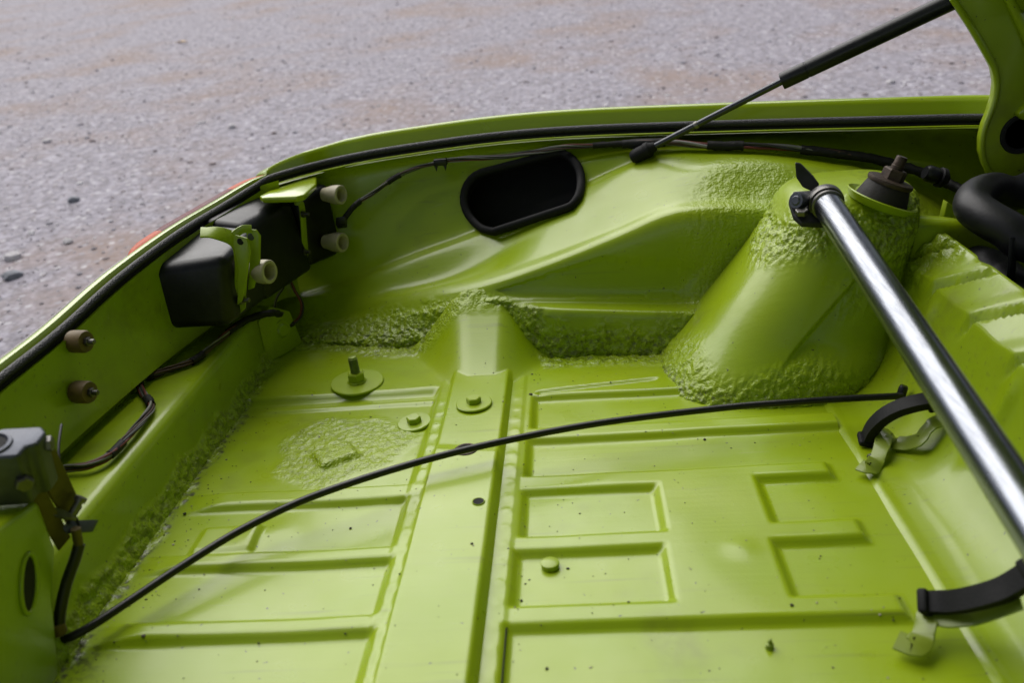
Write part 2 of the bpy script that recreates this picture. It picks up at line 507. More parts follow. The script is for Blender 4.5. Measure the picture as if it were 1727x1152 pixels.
STONE_W = simple('pale_stone', (.50, .48, .50), .8, var=.25, scale=30, bump=.4, bscale=60, bdist=.006)
STONE_B = simple('bluish_stone', (.17, .18, .21), .8, var=.3, scale=30, bump=.4, bscale=60, bdist=.006)
# individual bigger stones that stand out of the gravel, and a dry leaf
for i, (loc, s, sd_, mt, lab) in enumerate([
        ((-1.83, 2.59), .030, 11, STONE_W, 'pale pinkish stone lying beside the bluish stone at the left edge'),
        ((-1.74, 2.43), .032, 12, STONE_B, 'dark bluish stone at the left edge, nearest of the big stones'),
        ((-1.91, 3.15), .026, 13, STONE_B, 'bluish grey stone on the gravel, left of the tail lamp'),
        ((-1.70, 2.70), .022, 14, STONE_W, 'small whitish stone just above the bluish stone at left'),
        ((-1.61, 4.11), .026, 15, STONE_W, 'white stone lying on the gravel beyond the tail lamp corner'),
        ((-2.55, 4.13), .028, 16, STONE_W, 'white stone far left in the gravel'),
        ((1.38, 3.91), .020, 17, STONE_W, 'small bright white stone seen under the gas strut')]):
    V, F = stone_mesh(sd_, 2)
    x, y = loc
    o = mk('stone', V*s, F, mt)
    o.location = (x, y, gz(x, y) + s*.2); o.rotation_euler = (0, 0, i*1.3)
    tag(o, lab, 'stone', 'larger stones in the gravel')
LEAF = simple('dry_leaf', (.55, .36, .16), .7, var=.25)
lv = [(-.06, 0, 0), (-.03, .018, .006), (.0, .025, .010), (.035, .016, .006), (.07, 0, .002), (.035, -.014, .008), (0, -.02, .012), (-.03, -.014, .007), (0, 0, .004)]
lf = [(0, 1, 8), (1, 2, 8), (2, 3, 8), (3, 4, 8), (4, 5, 8), (5, 6, 8), (6, 7, 8), (7, 0, 8)]
lo = mk('dry_leaf', lv, lf, LEAF); lo.location = (-3.02, 7.04, gz(0, 7.04) + .004); lo.rotation_euler = (.1, 0, -.35)
sm = lo.modifiers.new('thick', 'SOLIDIFY'); sm.thickness = .0015
tag(lo, 'single pale brown dry leaf on the gravel near the top', 'leaf')

# ------------------------------------------------------------------ car body
car = thing('car_body', 'lime green car body seen into its open trunk, ribbed steel floor', 'car', (0, 0, 0))

# --- floor panel and cross member: one pressed sheet, cut where the member is welded on
xs = np.arange(-.400, .2391, .0022)
ys = np.concatenate([np.arange(-.75, .36, .012), np.arange(.36, 1.045, .0022)])
X, Y = np.meshgrid(xs, ys, indexing='ij')
LOW, SL = -.0066, .0085
def pocket(x0, x1, y0, y1, sl=SL):
    """1 inside the pressed-down field, 0 on the rib level, sloped flanks"""
    def edge(d): return sst(0, 1, d/sl)
    r = .004
    dx = np.minimum(X - x0, x1 - X); dy = np.minimum(Y - y0, y1 - Y)
    return edge(np.minimum(dx, dy) + sl)
# right field
pk = np.zeros_like(X)
right = X > -.11
for a in ((-.055, .9, .678, .735), (-.056, .051, .586, .643), (-.059, .048, .502, .556), (.148, .9, .592, .648), (.142, .9, .503, .558),
          (-.062, .9, .418, .471), (-.062, .05, .335, .388), (.14, .9, .335, .388), (-.062, .9, .25, .305), (-.062, .9, -.7, .22), (.213, .9, .3, .72), (-.052, .9, .768, .826)):
    pk = np.maximum(pk, pocket(*a))
# tapering outlet of the far pocket towards the wheel housing
far = sst(.12, .20, X)*sst(.765, .80, Y)
pk = np.maximum(pk, far)
pkr = pk*right
pk = np.zeros_like(X)
for a in ((-.9, -.170, .674, .832), (-.9, -.170, .581, .641), (-.9, -.168, .499, .554), (-.9, -.166, .415, .472), (-.9, -.166, .33, .39), (-.9, -.166, -.7, .30)):
    pk = np.maximum(pk, pocket(*a))
pk = np.maximum(pk, 1 - sst(-.385, -.335, X))
pkl = pk*(~right)
Z = LOW*(pkr + pkl)
# far left flat and its long narrow rib
Z = np.where((Y > .674) & ~right, np.minimum(Z, LOW*sst(.674, .69, Y)*sst(-.160, -.172, X)), Z)
rib = sst(.008, .002, np.abs(Y - .842 - .0*(X)))*sst(-.375, -.355, X)*sst(-.163, -.172, X)
Z += .0022*rib
# slim slot bead, upper right
sl_y = .838 + (X + .05)*.16
Z -= .0028*sst(.005, .0015, np.abs(Y - sl_y))*sst(-.056, -.050, X)*sst(.082, .076, X)
# the welded-on member and its flanges
bl, br = -.1465, -.0865
bh = .0125 - .0035*sst(.700, .716, Y + .18*(X + .115))
beam = sst(bl - .006, bl, X)*(1 - sst(br, br + .005, X))
fl = sst(-.1655, -.1645, X)*(1 - sst(-.0680, -.0668, X))
Z += .0012*fl + bh*beam
# spot welds along both flanges
for k in range(-20, 24):
    for xx in (-.1565, -.0745):
        d2 = (X - xx - .001*math.sin(k*3.1))**2 + ((Y - .45 - k*.0235)*.8)**2
        if .45 + k*.0235 < .84: Z += .0011*np.exp(-d2/(2*.0024**2))*np.where(d2 > .0018**2, 1, .4)
# ramp of the member up to the side wall
s = np.clip((Y - .858)/.115, 0, 1.3)
cx = -.1165 + .002*s
topw, flw = .010 + .008*s, .040 + .056*s
rz = (.008 + .064*np.minimum(s, 1.12)**1.35)*(1 - sst(.976, .992, Y))*(1 - sst(topw, flw + .010*s, np.abs(X - cx)))
Z = np.where(Y > .855, np.maximum(Z, rz*sst(.855, .868, Y) + Z*(1 - sst(.855, .868, Y))), Z)
# slight beating out and handling dents
Pn = np.stack([X, Y, X*0], -1)
Z += (vnoise(Pn, 9, 1) - .5)*.0026 + (vnoise(Pn, 21, 2) - .5)*.0014
for dx_, dy_, r_, a_ in ((.112, .553, .008, .0012), (-.285, .602, .014, .004), (-.02, .62, .02, .0008)):
    Z += a_*np.exp(-((X - dx_)**2 + (Y - dy_)**2)/(2*r_**2))
# odd little raised channel on the left field
ch = sst(-.345, -.338, X)*(1 - sst(-.292, -.285, X))*sst(.575, .583, Y)*(1 - sst(.612, .62, Y))
Z += .006*ch
# sealer: round patch, rear seam, side seam
rp = np.hypot(X + .253, (Y - .752)*1.02)
ang = np.arctan2(Y - .752, X + .253)
edge_r = .076 + .006*np.sin(3*ang + 1) + .004*np.sin(7*ang)
patch = sst(0, .016, edge_r - rp)
rear = (1 - sst(.007, .020, X + .397 + .003*np.sin(Y*90) + .004*(vnoise(Pn, 70, 31) - .5)))*sst(.40, .44, Y)
side_y = np.interp(X, [-.40, -.33, -.256, -.195, -.165, -.07, -.046, .01, .098, .30], [1.0, 1.0, .965, .965, .99, .99, .905, .908, .898, .89])
side = sst(-.016, .004, Y - side_y)
side = side*(1 - np.clip(rz*40, 0, 1)*(Y < .955))
rampedge = sst(.945, .965, Y)*(np.abs(X - cx) < .09)
lowr = sst(.44, .37, Y)*sst(.02, .12, X)*.5
seal = np.clip(np.maximum.reduce([patch, rear, side, rampedge, lowr]), 0, 1)
P3 = np.stack([X, Y, Z], -1)
du, dv = (X + .253)*.84 + (Y - .733)*.55, -(X + .253)*.55 + (Y - .733)*.84
tab = sst(.0055, 0, np.maximum(np.abs(du) - .017, np.abs(dv) - .0135))
Z += patch*(.0017*lumps(P3, 290, 5)*(1 - .7*tab) + .0010)
Z += .0058*tab
Z += np.maximum(side, rampedge)*(.0030*lumps(P3, 250, 9) + .0015) + rear*(.0030*lumps(P3*(1, .8, 1), 250, 9) + .001)
Z += rear*.0028*(1 - sst(0, .012, X + .399))
grime = np.clip(rear*.7*sst(1.0, .6, Y) + .95*sst(.0045, .001, np.abs(X + .382 + .003*np.sin(Y*90) + .004*(vnoise(Pn, 70, 31) - .5)))*sst(.95, .8, Y) + patch*.28 + .5*side
                + .9*sst(.05, .015, np.hypot(X + .395, Y - .46)), 0, 1)
P3 = np.stack([X, Y, Z], -1)
nx, ny = X.shape
F = grid_faces(nx, ny)
fi = F[:, 0]//ny; fj = F[:, 0] % ny
fx, fy = xs[fi], ys[fj]
is_beam = (fx > bl - .0065) & (fx < br + .005) & (fy < .866)
def sub(name, sel, parent):
    f = F[sel]; used, inv = np.unique(f, return_inverse=True)
    return mk(name, P3.reshape(-1, 3)[used], inv.reshape(-1, 4), PAINT, parent, 180,
              {'sealer': seal.ravel()[used], 'grime': grime.ravel()[used]})
floor = sub('floor_panel', ~is_beam, car)
member = sub('cross_member', is_beam, car)
def floor_z(x, y):
    return float(Z[int(np.argmin(abs(xs - x))), int(np.argmin(abs(ys - y)))])
# dark open joint along the member's right flange
tube('flange_joint', [(-.0665, y, -.0018) for y in np.linspace(.10, .632, 12)], .0007, DARK, member, n=3, seg=6)

# --- weather strip path round the trunk opening
SEAL = np.array([(-.468, -.75, .150), (-.468, -.3, .151), (-.468, .2, .152), (-.467, .45, .154), (-0.4650, 0.5961, 0.1607), (-0.4620, 0.6821, 0.1656), (-0.4550, 0.7870, 0.1787),
                 (-0.4400, 0.9024, 0.1897), (-0.4220, 1.0043, 0.1952), (-0.4020, 1.0647, 0.2029), (-0.3800, 1.0742, 0.2112), (-0.3339, 1.1300, 0.2127), (-0.2696, 1.1360, 0.2199), (-0.2053, 1.1380, 0.2245), (-0.1255, 1.1360, 0.2293), (-0.0473, 1.1300, 0.2317),
                 (0.0290, 1.1210, 0.2316), (0.1031, 1.1100, 0.2303), (0.2431, 1.0800, 0.2281), (0.3729, 1.0500, 0.2257), (0.4715, 1.0300, 0.2228), (.52, 1.005, .218), (.62, .99, .212), (.9, .97, .215), (1.3, .95, .22)])
SC = crs(SEAL, 10)
ia = 11*10                                   # index where the side run starts (y = 1.13)
strip_o = thing('weather_strip', 'grey woven rubber edge seal running round the trunk opening', 'rubber seal', tuple(SC[0]))
# lumpy rounded section with a flat clamp foot
sec = [(.0036*math.cos(a)*(1 + .10*math.cos(2*a)), .0044*math.sin(a)) for a in np.linspace(0, 2*np.pi, 14, endpoint=False)]
V, F_ = sweep(SC, sec, up=(0, 0, 1))
mk('seal_bulb', V, F_, EDGE, strip_o, 60)
V, F_ = sweep(SC - np.array((0, 0, .0065)), rrect(.0030, .004, .001, 2), up=(0, 0, 1))
mk('clamp_foot', V, F_, RUBBER, strip_o, 40)

# --- outward normal in plan of the opening
T_ = np.gradient(SC[:, :2], axis=0); T_ /= np.linalg.norm(T_, axis=1)[:, None]
OUT = np.stack([-T_[:, 1], T_[:, 0]], 1)     # left of travel = away from the trunk
i0, i1 = 0, ia - 16                          # rear run / side run split

# --- fender: gutter, upstand, rolled rim and outer skin
sc_s, on_s = SC[i1:], OUT[i1:]
prof = [(-.002, -.012), (.003, -.010), (.010, -.011), (.016, -.009), (.020, .000), (.0225, .014), (.0245, .0185), (.028, .0205), (.034, .0205), (.045, .0185), (.075, .008), (.115, -.03), (.15, -.12), (.155, -.42)]
tap = np.clip(np.linspace(0, 1, len(sc_s))*7, 0, 1)**.55         # the upstand dies out at the lamp corner
V = []
for c, n, t in zip(sc_s, on_s, tap):
    for a, h in prof:
        hh = (h if h < -.005 else -.006 + (h + .006)*t) + (-.012*(1 - t) if a > .03 else 0)
        aa = a*(.30 + .70*t)
        V.append((c[0] + n[0]*aa, c[1] + n[1]*aa, c[2] + hh))
fend = mk('fender', V, grid_faces(len(sc_s), len(prof), flip=True), PAINT_C, car, 50)

# --- rear edge: painted lip outside the seal, then skin dropping away behind the lamp
sc_r, on_r = SC[:i1 + 3], OUT[:i1 + 3]
prof_r = [(-.003, -.013), (.004, -.011), (.0055, -.006), (.0065, -.001), (.0080, .0020), (.0130, .0025), (.0150, .0015), (.0160, -.004), (.0165, -.05), (.03, -.09), (.03, -.45)]
V = [(c[0] + n[0]*a, c[1] + n[1]*a, c[2] + h + .004) for c, n in zip(sc_r, on_r) for a, h in prof_r]
mk('rear_lip', V, grid_faces(len(sc_r), len(prof_r), flip=True), PAINT_C, car, 40)

# --- rear panel, inner skin below the seal
sel = [k for k in range(0, ia - 8, 2)]
prof_p = [(-.002, 0, -.003), (.001, 0, -.02), (0, 1, .099), (-.0015, 1, .092), (.004, 1, .088), (.010, 1, .080), (.010, 1, .060)]
V = []
for k in sel:
    c, n = SC[k], OUT[k]
    for a, md, h in prof_p:
        z = c[2] + h if md == 0 else h - .012 + .075*max(0, c[2] - .19)
        q = .004 if md == 0 else 0
        V.append((c[0] + n[0]*a - n[0]*.010 + (.0 if md == 0 else .004), c[1] + n[1]*a - n[1]*.010, z))
V = np.array(V); V[:, 0] += (vnoise(V, 12, 4) - .5)*.002
mk('rear_panel', V, grid_faces(len(sel), len(prof_p)), PAINT, car, 40)

# --- boxed sill along the rear panel
yy = np.concatenate([np.arange(-.75, .40, .03), np.arange(.40, .985, .0018)])
pp = [(-.472, .060), (-.462, .0665), (-.445, .0675), (-.425, .0675), (-.4045, .0665), (-.3985, .0645), (-.3955, .060), (-.3945, .052), (-.3945, .042), (-.3945, .034), (-.3945, .028), (-.3945, .024), (-.3945, .021), (-.3945, .0185), (-.3944, .0165), (-.3943, .0145), (-.3940, .0125), (-.3937, .0105), (-.3933, .0085), (-.3927, .0065), (-.392, .0045), (-.391, .0025), (-.390, .0), (-.388, -.006), (-.386, -.012)]
V = np.array([(px, y, pz) for y in yy for px, pz in pp])
V[:, 2] += np.where(V[:, 2] > .05, (V[:, 1] - .6)*.012, 0)
ms = sst(.018, .012, V[:, 2] + .003*np.sin(V[:, 1]*70) + .006*(vnoise(V, 80, 30) - .5))*sst(.40, .44, V[:, 1])
V[:, 0] += ms*(.0036*lumps(V*(1, .8, 1), 250, 9) + .0015)
V[:, 0] += (vnoise(V, 10, 6) - .5)*.002
mk('sill', V, grid_faces(len(yy), len(pp)), PAINT, car, 60, {'sealer': ms, 'grime': ms*.55})
# end plate of the sill with its bolt boss
prism('sill_end_plate', [(-.3925, .955, .004), (-.3925, .955, .060), (-.386, .985, .068), (-.372, 1.012, .050), (-.366, 1.02, .0)], (-.02, .012, 0), PAINT, car, .0015)
lathe('boss', [(.0, .004), (.007, .004), (.010, .001), (.013, .001), (.013, -.004)], (-.379, .990, .033), (.86, -.5, .05), PAINT_B, car, 24)

# --- inner side wall and wheel housing: rows from the opening down to the floor
side = SC[ia:]
ROWS = [
    [(-.44, 1.13, .195)] + [(p[0], p[1] + .001, p[2] - .010) for p in side[::6]],
    [(-.44, 1.125, .165), (-.334, 1.142, .190), (-.2, 1.149, .202), (-.05, 1.143, .208), (.1, 1.158, .207), (.25, 1.150, .206), (.4, 1.132, .201), (.62, 1.09, .18)],
    [(-.44, 1.12, .11), (-.334, 1.126, .12), (-.2, 1.124, .145), (-.05, 1.118, .178), (.06, 1.108, .198), (.15, 1.100, .2035), (.25, 1.094, .201), (.4, 1.084, .172), (.62, 1.07, .12)],
    [(-.44, 1.10, .040), (-0.3803, 1.0970, 0.0465), (-0.3370, 1.0970, 0.0555), (-0.2169, 1.0970, 0.0916), (-0.1341, 1.0970, 0.1158), (-0.0217, 1.0970, 0.1542), (0.0776, 1.0950, 0.1905), (0.1377, 1.0940, 0.2001), (0.2318, 1.0900, 0.1955), (0.3174, 1.0850, 0.1809), (0.3883, 1.0800, 0.1609), (.62, 1.06, .06)],
    [(-.44, 1.09, .026), (-0.3775, 1.0830, 0.0402), (-0.3345, 1.0830, 0.0501), (-0.2154, 1.0830, 0.0860), (-0.1334, 1.0830, 0.1101), (-0.0220, 1.0830, 0.1491), (0.0763, 1.0800, 0.1870), (0.1358, 1.0800, 0.1963), (0.2292, 1.0770, 0.1924), (0.3142, 1.0730, 0.1777), (0.3845, 1.0680, 0.1579), (.62, 1.04, .05)],
    [(-.44, 1.075, .018), (-0.3870, 1.0750, 0.0222), (-0.2986, 1.0660, 0.0453), (-0.1623, 1.0480, 0.0701), (-0.0253, 1.0400, 0.1316), (0.1228, 1.0350, 0.1806), (0.2198, 1.0350, 0.1894), (0.3022, 1.0300, 0.1762), (0.3719, 1.0300, 0.1537), (.62, 1.0, .03)],
    [(-.44, 1.065, .012), (-0.3857, 1.0640, 0.0126), (-0.3326, 1.0580, 0.0252), (-0.2801, 1.0500, 0.0390), (-0.2116, 1.0340, 0.0575), (-0.1063, 0.9940, 0.0886), (-0.0264, 0.9920, 0.1121), (0.0469, 0.9920, 0.1374), (0.1008, 0.9920, 0.1569), (0.1403, 0.9910, 0.1619), (0.1979, 0.9910, 0.1589), (.30, .98, .14), (.62, .97, .02)],
    [(-.44, 1.06, .010), (-0.3845, 1.0580, 0.0098), (-0.3322, 1.0520, 0.0190), (-0.2797, 1.0440, 0.0338), (-0.2105, 1.0220, 0.0513), (-0.1054, 0.9730, 0.0821), (-0.0268, 0.9680, 0.1050), (0.0451, 0.9680, 0.1294), (0.0980, 0.9680, 0.1494), (0.1369, 0.9670, 0.1551), (0.1931, 0.9660, 0.1511), (.30, .965, .13), (.62, .95, .01)],
    [(-.44, 1.05, .008), (-0.3822, 1.0490, 0.0082), (-0.2786, 1.0320, 0.0250), (-0.2101, 1.0100, 0.0405), (-0.1439, 0.9800, 0.0601), (-0.0967, 0.9630, 0.0693), (-0.0203, 0.9570, 0.0661), (0.1115, 0.9570, 0.0568), (.2, .955, .06), (.62, .95, .005)],
    [(-.44, 1.045, .006), (-0.3806, 1.0430, 0.0071), (-0.2779, 1.0260, 0.0216), (-0.2097, 1.0040, 0.0364), (-0.1438, 0.9750, 0.0566), (-0.0967, 0.9580, 0.0651), (-0.0207, 0.9520, 0.0605), (0.1108, 0.9520, 0.0498), (.2, .95, .05), (.62, .94, .004)],
    [(-.44, 1.035, .004), (-0.3780, 1.0330, 0.0060), (-0.2760, 1.0120, 0.0147), (-0.1936, 0.9900, 0.0280), (-0.1292, 0.9700, 0.0521), (-0.0915, 0.9560, 0.0587), (-0.0521, 0.9420, 0.0591), (-0.0141, 0.9340, 0.0566), (0.1081, 0.9300, 0.0474), (.2, .93, .04), (.62, .92, .0)],
    [(-.44, 1.026, -.002), (-0.3756, 1.0220, 0.0021), (-0.2739, 0.9960, 0.0065), (-0.1939, 0.9780, 0.0122), (-0.1327, 0.9660, 0.0164), (-0.0546, 0.9340, 0.0248), (0.0116, 0.9280, 0.0259), (0.1002, 0.9240, 0.0216), (.2, .92, .015), (.62, .91, -.005)],
    [(-.44, 1.015, -.014), (-0.3937, 1.0210, -0.0100), (-0.3295, 1.0210, -0.0100), (-0.2587, 0.9843, -0.0100), (-0.1972, 0.9807, -0.0100), (-0.0466, 0.9278, -0.0100), (0.0096, 0.9265, -0.0100), (0.0988, 0.9172, -0.0100), (.2, .905, -.012), (.62, .90, -.012)],
]
wx = np.arange(-.43, .60, .0018)
G = []
for r in ROWS:
    r = np.array(sorted(r)); c = crs(r, 12, .5)
    o_ = np.argsort(c[:, 0]); c = c[o_]
    G.append(np.stack([wx, np.interp(wx, c[:, 0], c[:, 1]), np.interp(wx, c[:, 0], c[:, 2])], 1))
G = np.array(G)
SUBS = [5, 14, 22, 6, 16, 22, 8, 18, 6, 7, 18, 16]
E_ = np.concatenate([2*G[:1] - G[1:2], G, 2*G[-1:] - G[-2:-1]])
rows = []
for i in range(1, len(E_) - 2):
    for t in np.linspace(0, 1, SUBS[i-1], endpoint=False):
        p0, p1, p2, p3 = E_[i-1], E_[i], E_[i+1], E_[i+2]
        d0, d1, d2 = [np.linalg.norm(b_ - a_, axis=1)[:, None] + 1e-6 for a_, b_ in ((p0, p1), (p1, p2), (p2, p3))]
        m1 = ((p1-p0)/d0*d1 + (p2-p1)*d0/d1)*d1/(d0+d1)*1.0 if False else .42*d1*((p1-p0)/d0 + (p2-p1)/d1)
        m2 = .42*d1*((p2-p1)/d1 + (p3-p2)/d2)
        rows.append((2*t**3-3*t*t+1)*p1 + (t**3-2*t*t+t)*m1 + (-2*t**3+3*t*t)*p2 + (t**3-t*t)*m2)
rows.append(E_[-2])
Wl = np.array(rows)
nr, nc, _ = Wl.shape
rid = np.concatenate([np.linspace(i, i + 1, s_, endpoint=False) for i, s_ in enumerate(SUBS)] + [[12.]])[:, None]*np.ones((1, nc))
wxg = Wl[..., 0]
# where brushed sealer covers the sheet
top_of_seal = np.interp(wx, [-.43, -.36, -.30, -.22, -.17, -.13, -.10, -.07, -.03, .05, .10, .13, .16, .22, .6],
                        [7.4, 7.5, 7.4, 7.4, 7.6, 7.4, 7.8, 9.3, 10.5, 10.8, 10.5, 9.5, 7.0, 6.2, 6])[None, :]
wm = sst(-.5, .9, rid - top_of_seal + (vnoise(Wl, 60, 8) - .5)*1.1)
# rough patch high up by the strut tower
px_, py_ = wxg - .165, Wl[..., 2]
hi = sst(.105, .19, wxg + .05*(rid - 6)/6)*sst(4.4, 5.4, rid + .6*np.sin(wxg*40))*(1 - sst(.42, .48, wxg))
wm = np.maximum(wm, hi*.9)
amp = .0028*(1 + .5*sst(9, 11.5, rid))
dn = wm*(amp*lumps(Wl, 300, 2) + .0012)
dn *= 1 - .45*hi
Wl[..., 1] -= dn*.9; Wl[..., 2] += dn*.35
Wl[..., 1] += (vnoise(Wl, 11, 3) - .5)*.0025
# doubled sheet: a thin overlapped plate below the ridge
poly = np.array([(-0.1002, 0.9620, 0.0759), (0.0262, 0.9660, 0.1084), (0.1464, 0.9600, 0.0914), (0.1184, 0.9570, 0.0564), (-0.0839, 0.9600, 0.0672)])[:, [0, 2]]
def inpoly(x, z, P):
    ins = np.zeros_like(x, bool); n = len(P); j = n - 1
    for i in range(n):
        c = ((P[i, 1] > z) != (P[j, 1] > z)) & (x < (P[j, 0] - P[i, 0])*(z - P[i, 1])/(P[j, 1] - P[i, 1] + 1e-12) + P[i, 0])
        ins ^= c; j = i
    return ins
ip = inpoly(wxg, Wl[..., 2], poly) & (rid > 6.5)
Wl[..., 1] += ip*.0016
# hand hole in the upper panel
h0, h1 = np.array((-0.1135, 1.1120, 0.1520))[[0, 2]], np.array((-0.0173, 1.1120, 0.1745))[[0, 2]]
def capsule(x, z, a, b):
    ab = b - a; t = np.clip(((x - a[0])*ab[0] + (z - a[1])*ab[1])/(ab @ ab), 0, 1)
    return np.hypot(x - a[0] - t*ab[0], z - a[1] - t*ab[1]) - (HR0 + (HR1 - HR0)*t)
HR0, HR1 = .0320, .0268
F = grid_faces(nr, nc, flip=False)
cen = Wl.reshape(-1, 3)[F].mean(1)
rowf = rid.ravel()[F[:, 0]]
keep = ~((capsule(cen[:, 0], cen[:, 2], h0, h1) < .0015) & (rowf < 6))
wg = np.clip(.6*wm*sst(8, 11, rid) + .5*sst(-.30, -.38, wxg)*sst(3, 8, rid) + .12*sst(10.8, 11.5, rid), 0, 1)
wall = mk('wheel_housing', Wl.reshape(-1, 3), F[keep], PAINT, car, 180, {'sealer': wm.ravel(), 'grime': wg.ravel()})
def wall_y(x, z, d=.005):
    m_ = (np.abs(wxg - x) < d) & (np.abs(Wl[..., 2] - z) < d) & (rid < 5.6)
    return float(Wl[..., 1][m_].min()) if m_.any() else 1.11
# rubber grommet round the hand hole, and a black liner that paints in the shade of the cavity behind it
ab = (h1 - h0); ab = ab/np.linalg.norm(ab); nn = np.array((-ab[1], ab[0]))
ring = []
for base, a0, HR in ((h1, -90, HR1), (h0, 90, HR0)):
    for t in np.linspace(0, 180, 14):
        a = math.radians(a0 + t)
        ring.append(base + (HR + .0005)*(math.cos(a)*ab + math.sin(a)*nn))
ring3 = np.array([(p[0], wall_y(p[0], p[1]) - .0015, p[1]) for p in ring])
for _ in range(3): ring3[:, 1] = np.minimum(ring3[:, 1], .5*ring3[:, 1] + .25*(np.roll(ring3[:, 1], 1) + np.roll(ring3[:, 1], -1)))
V, F_ = sweep(ring3, [(.0056*math.cos(a), .0036*math.sin(a)) for a in np.linspace(0, 2*np.pi, 12, endpoint=False)], closed=True, up=(0, 1, 0))
gro = thing('grommet', 'black rubber edging round the long oval hole in the side panel', 'grommet', tuple(ring3[0]))
mk('edging', V, F_, RUBBER, gro, 60)
V = np.concatenate([ring3 + (0, .004, 0), ring3 + (0, .02, 0), ring3*(1, 1, 1) + (0, .05, -.02)])
m_ = len(ring3)
F_ = [list(f) for f in grid_faces(3, m_, False, True)] + [list(range(2*m_, 3*m_))]
mk('cavity', V, F_, DARK, wall, 60)

# --- strut tower
lev = [(-.015, .118, .117), (.0, .1165, .116), (.02, .112, .112), (.05, .103, .102), (.09, .094, .094), (.12, .0885, .087), (.145, .0840, .081), (.160, .0815, .076), (.172, .078, .071), (.180, .073, .065), (.1855, .065, .056), (.188, .053, .044), (.189, .03, .025), (.1895, .0005, .0005)]
lc = crs(np.array(lev), 12)
na = 440
th = np.linspace(0, 2*np.pi, na, endpoint=False)
TW = np.zeros((len(lc), na, 3))
for i, (z, rx, ry) in enumerate(lc):
    e = 2.7
    c_, s_ = np.cos(th), np.sin(th)
    sc_ = (np.abs(c_)**e + np.abs(s_)**e)**(-1/e)
    ccx = .2055 + .60*z - .45*max(0, z - .15)
    rr_ = np.where(c_ > 0, rx*(1 - .30*sst(.05, .15, z)), rx)
    TW[i] = np.stack([ccx + rr_*sc_*c_, .9055 + .02*z/.18 + ry*sc_*s_, np.full(na, z)], 1)
tz = TW[..., 2]
band = np.exp(-((tz - (.146 + .010*np.sin(th*3 + 1)))/.018)**2)
band = np.clip(band*1.5, 0, 1)*(1 - .0*tz)
foot = sst(.042, .012, tz + .012*np.sin(th*5))
rsd = sst(-.25, .25, np.cos(th))[None, :]*np.ones_like(tz)*sst(.05, .12, tz)
tm = np.clip(np.maximum.reduce([band, foot, rsd*.8*sst(.19, .17, tz)]), 0, 1)
nrm = np.stack([np.cos(th)[None]*np.ones_like(tz), np.sin(th)[None]*np.ones_like(tz), .35 + 0*tz], -1)
TW += nrm*(tm*(.0028*lumps(TW, 310, 12) + .0012))[..., None]
# pressed crease running up the face
cr = np.exp(-((TW[..., 0] - (.203 + .95*(tz - .035)))/.0035)**2)*sst(.03, .05, tz)*sst(.125, .10, tz)*(np.sin(th) < -.3)
stp = sst(-.004, .004, TW[..., 0] - (.203 + .95*(tz - .035)))*sst(.02, .05, tz)*sst(.135, .11, tz)*(np.sin(th) < -.2)
TW[..., 1] += .0055*stp
V = TW.reshape(-1, 3)
tower = mk('strut_tower', V, grid_faces(len(lc), na, False, True, flip=True), PAINT, car, 180, {'sealer': tm.ravel(), 'grime': (foot*.6*sst(.014, 0, tz) + .3*band + .35*rsd).ravel()})

# --- bulkhead: swept-up floor edge, upright, ribbed flange
bp_ = crs(np.array([(.2345, -.0085), (.2425, -.0045), (.252, -.0045), (.268, -.002), (.288, .008), (.304, .024), (.316, .046), (.325, .072), (.3325, .096), (.336, .1085), (.3375, .1112), (.340, .1135), (.357, .1275), (.3695, .1378), (.3715, .1380), (.3725, .1360), (.374, .09), (.382, -.05)]), 5, .4)
by = np.concatenate([np.arange(-.75, .36, .012), np.arange(.36, .985, .0022)])
BP, BY = np.meshgrid(np.arange(len(bp_)), by, indexing='ij')
bx, bz = bp_[BP.ravel().astype(int), 0].reshape(BP.shape), bp_[BP.ravel().astype(int), 1].reshape(BP.shape)
hfl = sst(.085, .112, bz)*sst(.372, .366, bx)
hwl = sst(.010, .04, bz)*(1 - hfl)
skew = BY + (bx - .34)*1.25
ph = (skew - .708)/.082
fr = ph - np.floor(ph)
groove = sst(.062, .030, np.minimum(fr, 1 - fr))
step = sst(.5, .08, fr)
bz = bz + hfl*(-.0085*groove + .0038*step) + .014*(BY - .75)*sst(.0, .09, bz)
bx = bx - hwl*(-.004*groove*0 + .004*np.exp(-((np.minimum((BY-.62)/.16 % 1, 1 - (BY-.62)/.16 % 1))/.06)**2))
bm_ = np.clip(sst(.80, .87, BY)*sst(.03, .07, bz) + .4*sst(.78, .84, BY)*hfl + .5*sst(.44, .36, BY)*sst(.05, .0, bz), 0, 1)
Pb = np.stack([bx, BY, bz], -1)
Pb[..., 0] -= bm_*.004*lumps(Pb, 150, 20); Pb[..., 2] += bm_*.003*lumps(Pb, 150, 20)
Pb[..., 2] += hfl*(vnoise(Pb, 45, 22) - .5)*.0012
Pb[..., 0] += (vnoise(Pb, 14, 23) - .5)*.003*sst(.24, .27, bx)
mk('bulkhead', Pb.reshape(-1, 3), grid_faces(*BP.shape, flip=True), PAINT, car, 60, {'sealer': bm_.ravel(), 'grime': (bm_*.2).ravel()})
# round shelf bar running forward from the tower, with two folded tabs behind it
V, F_ = sweep(crs([(0.3436, 0.8850, 0.1496), (0.3828, 0.8850, 0.1429), (0.4253, 0.8850, 0.1321), (.655, .885, .125)], 6), rrect(.03, .05, .011, 5), up=(0, 0, 1))
V[:, 2] -= .018
mk('shelf_bar', V, F_, PAINT, car, 60)
prism('fold_tab', [(0.3954, 0.9300, 0.1346), (0.3982, 0.9300, 0.1554), (0.4077, 0.9300, 0.1469), (0.4056, 0.9300, 0.1326)], (0, .012, 0), PAINT_B, car, .001)

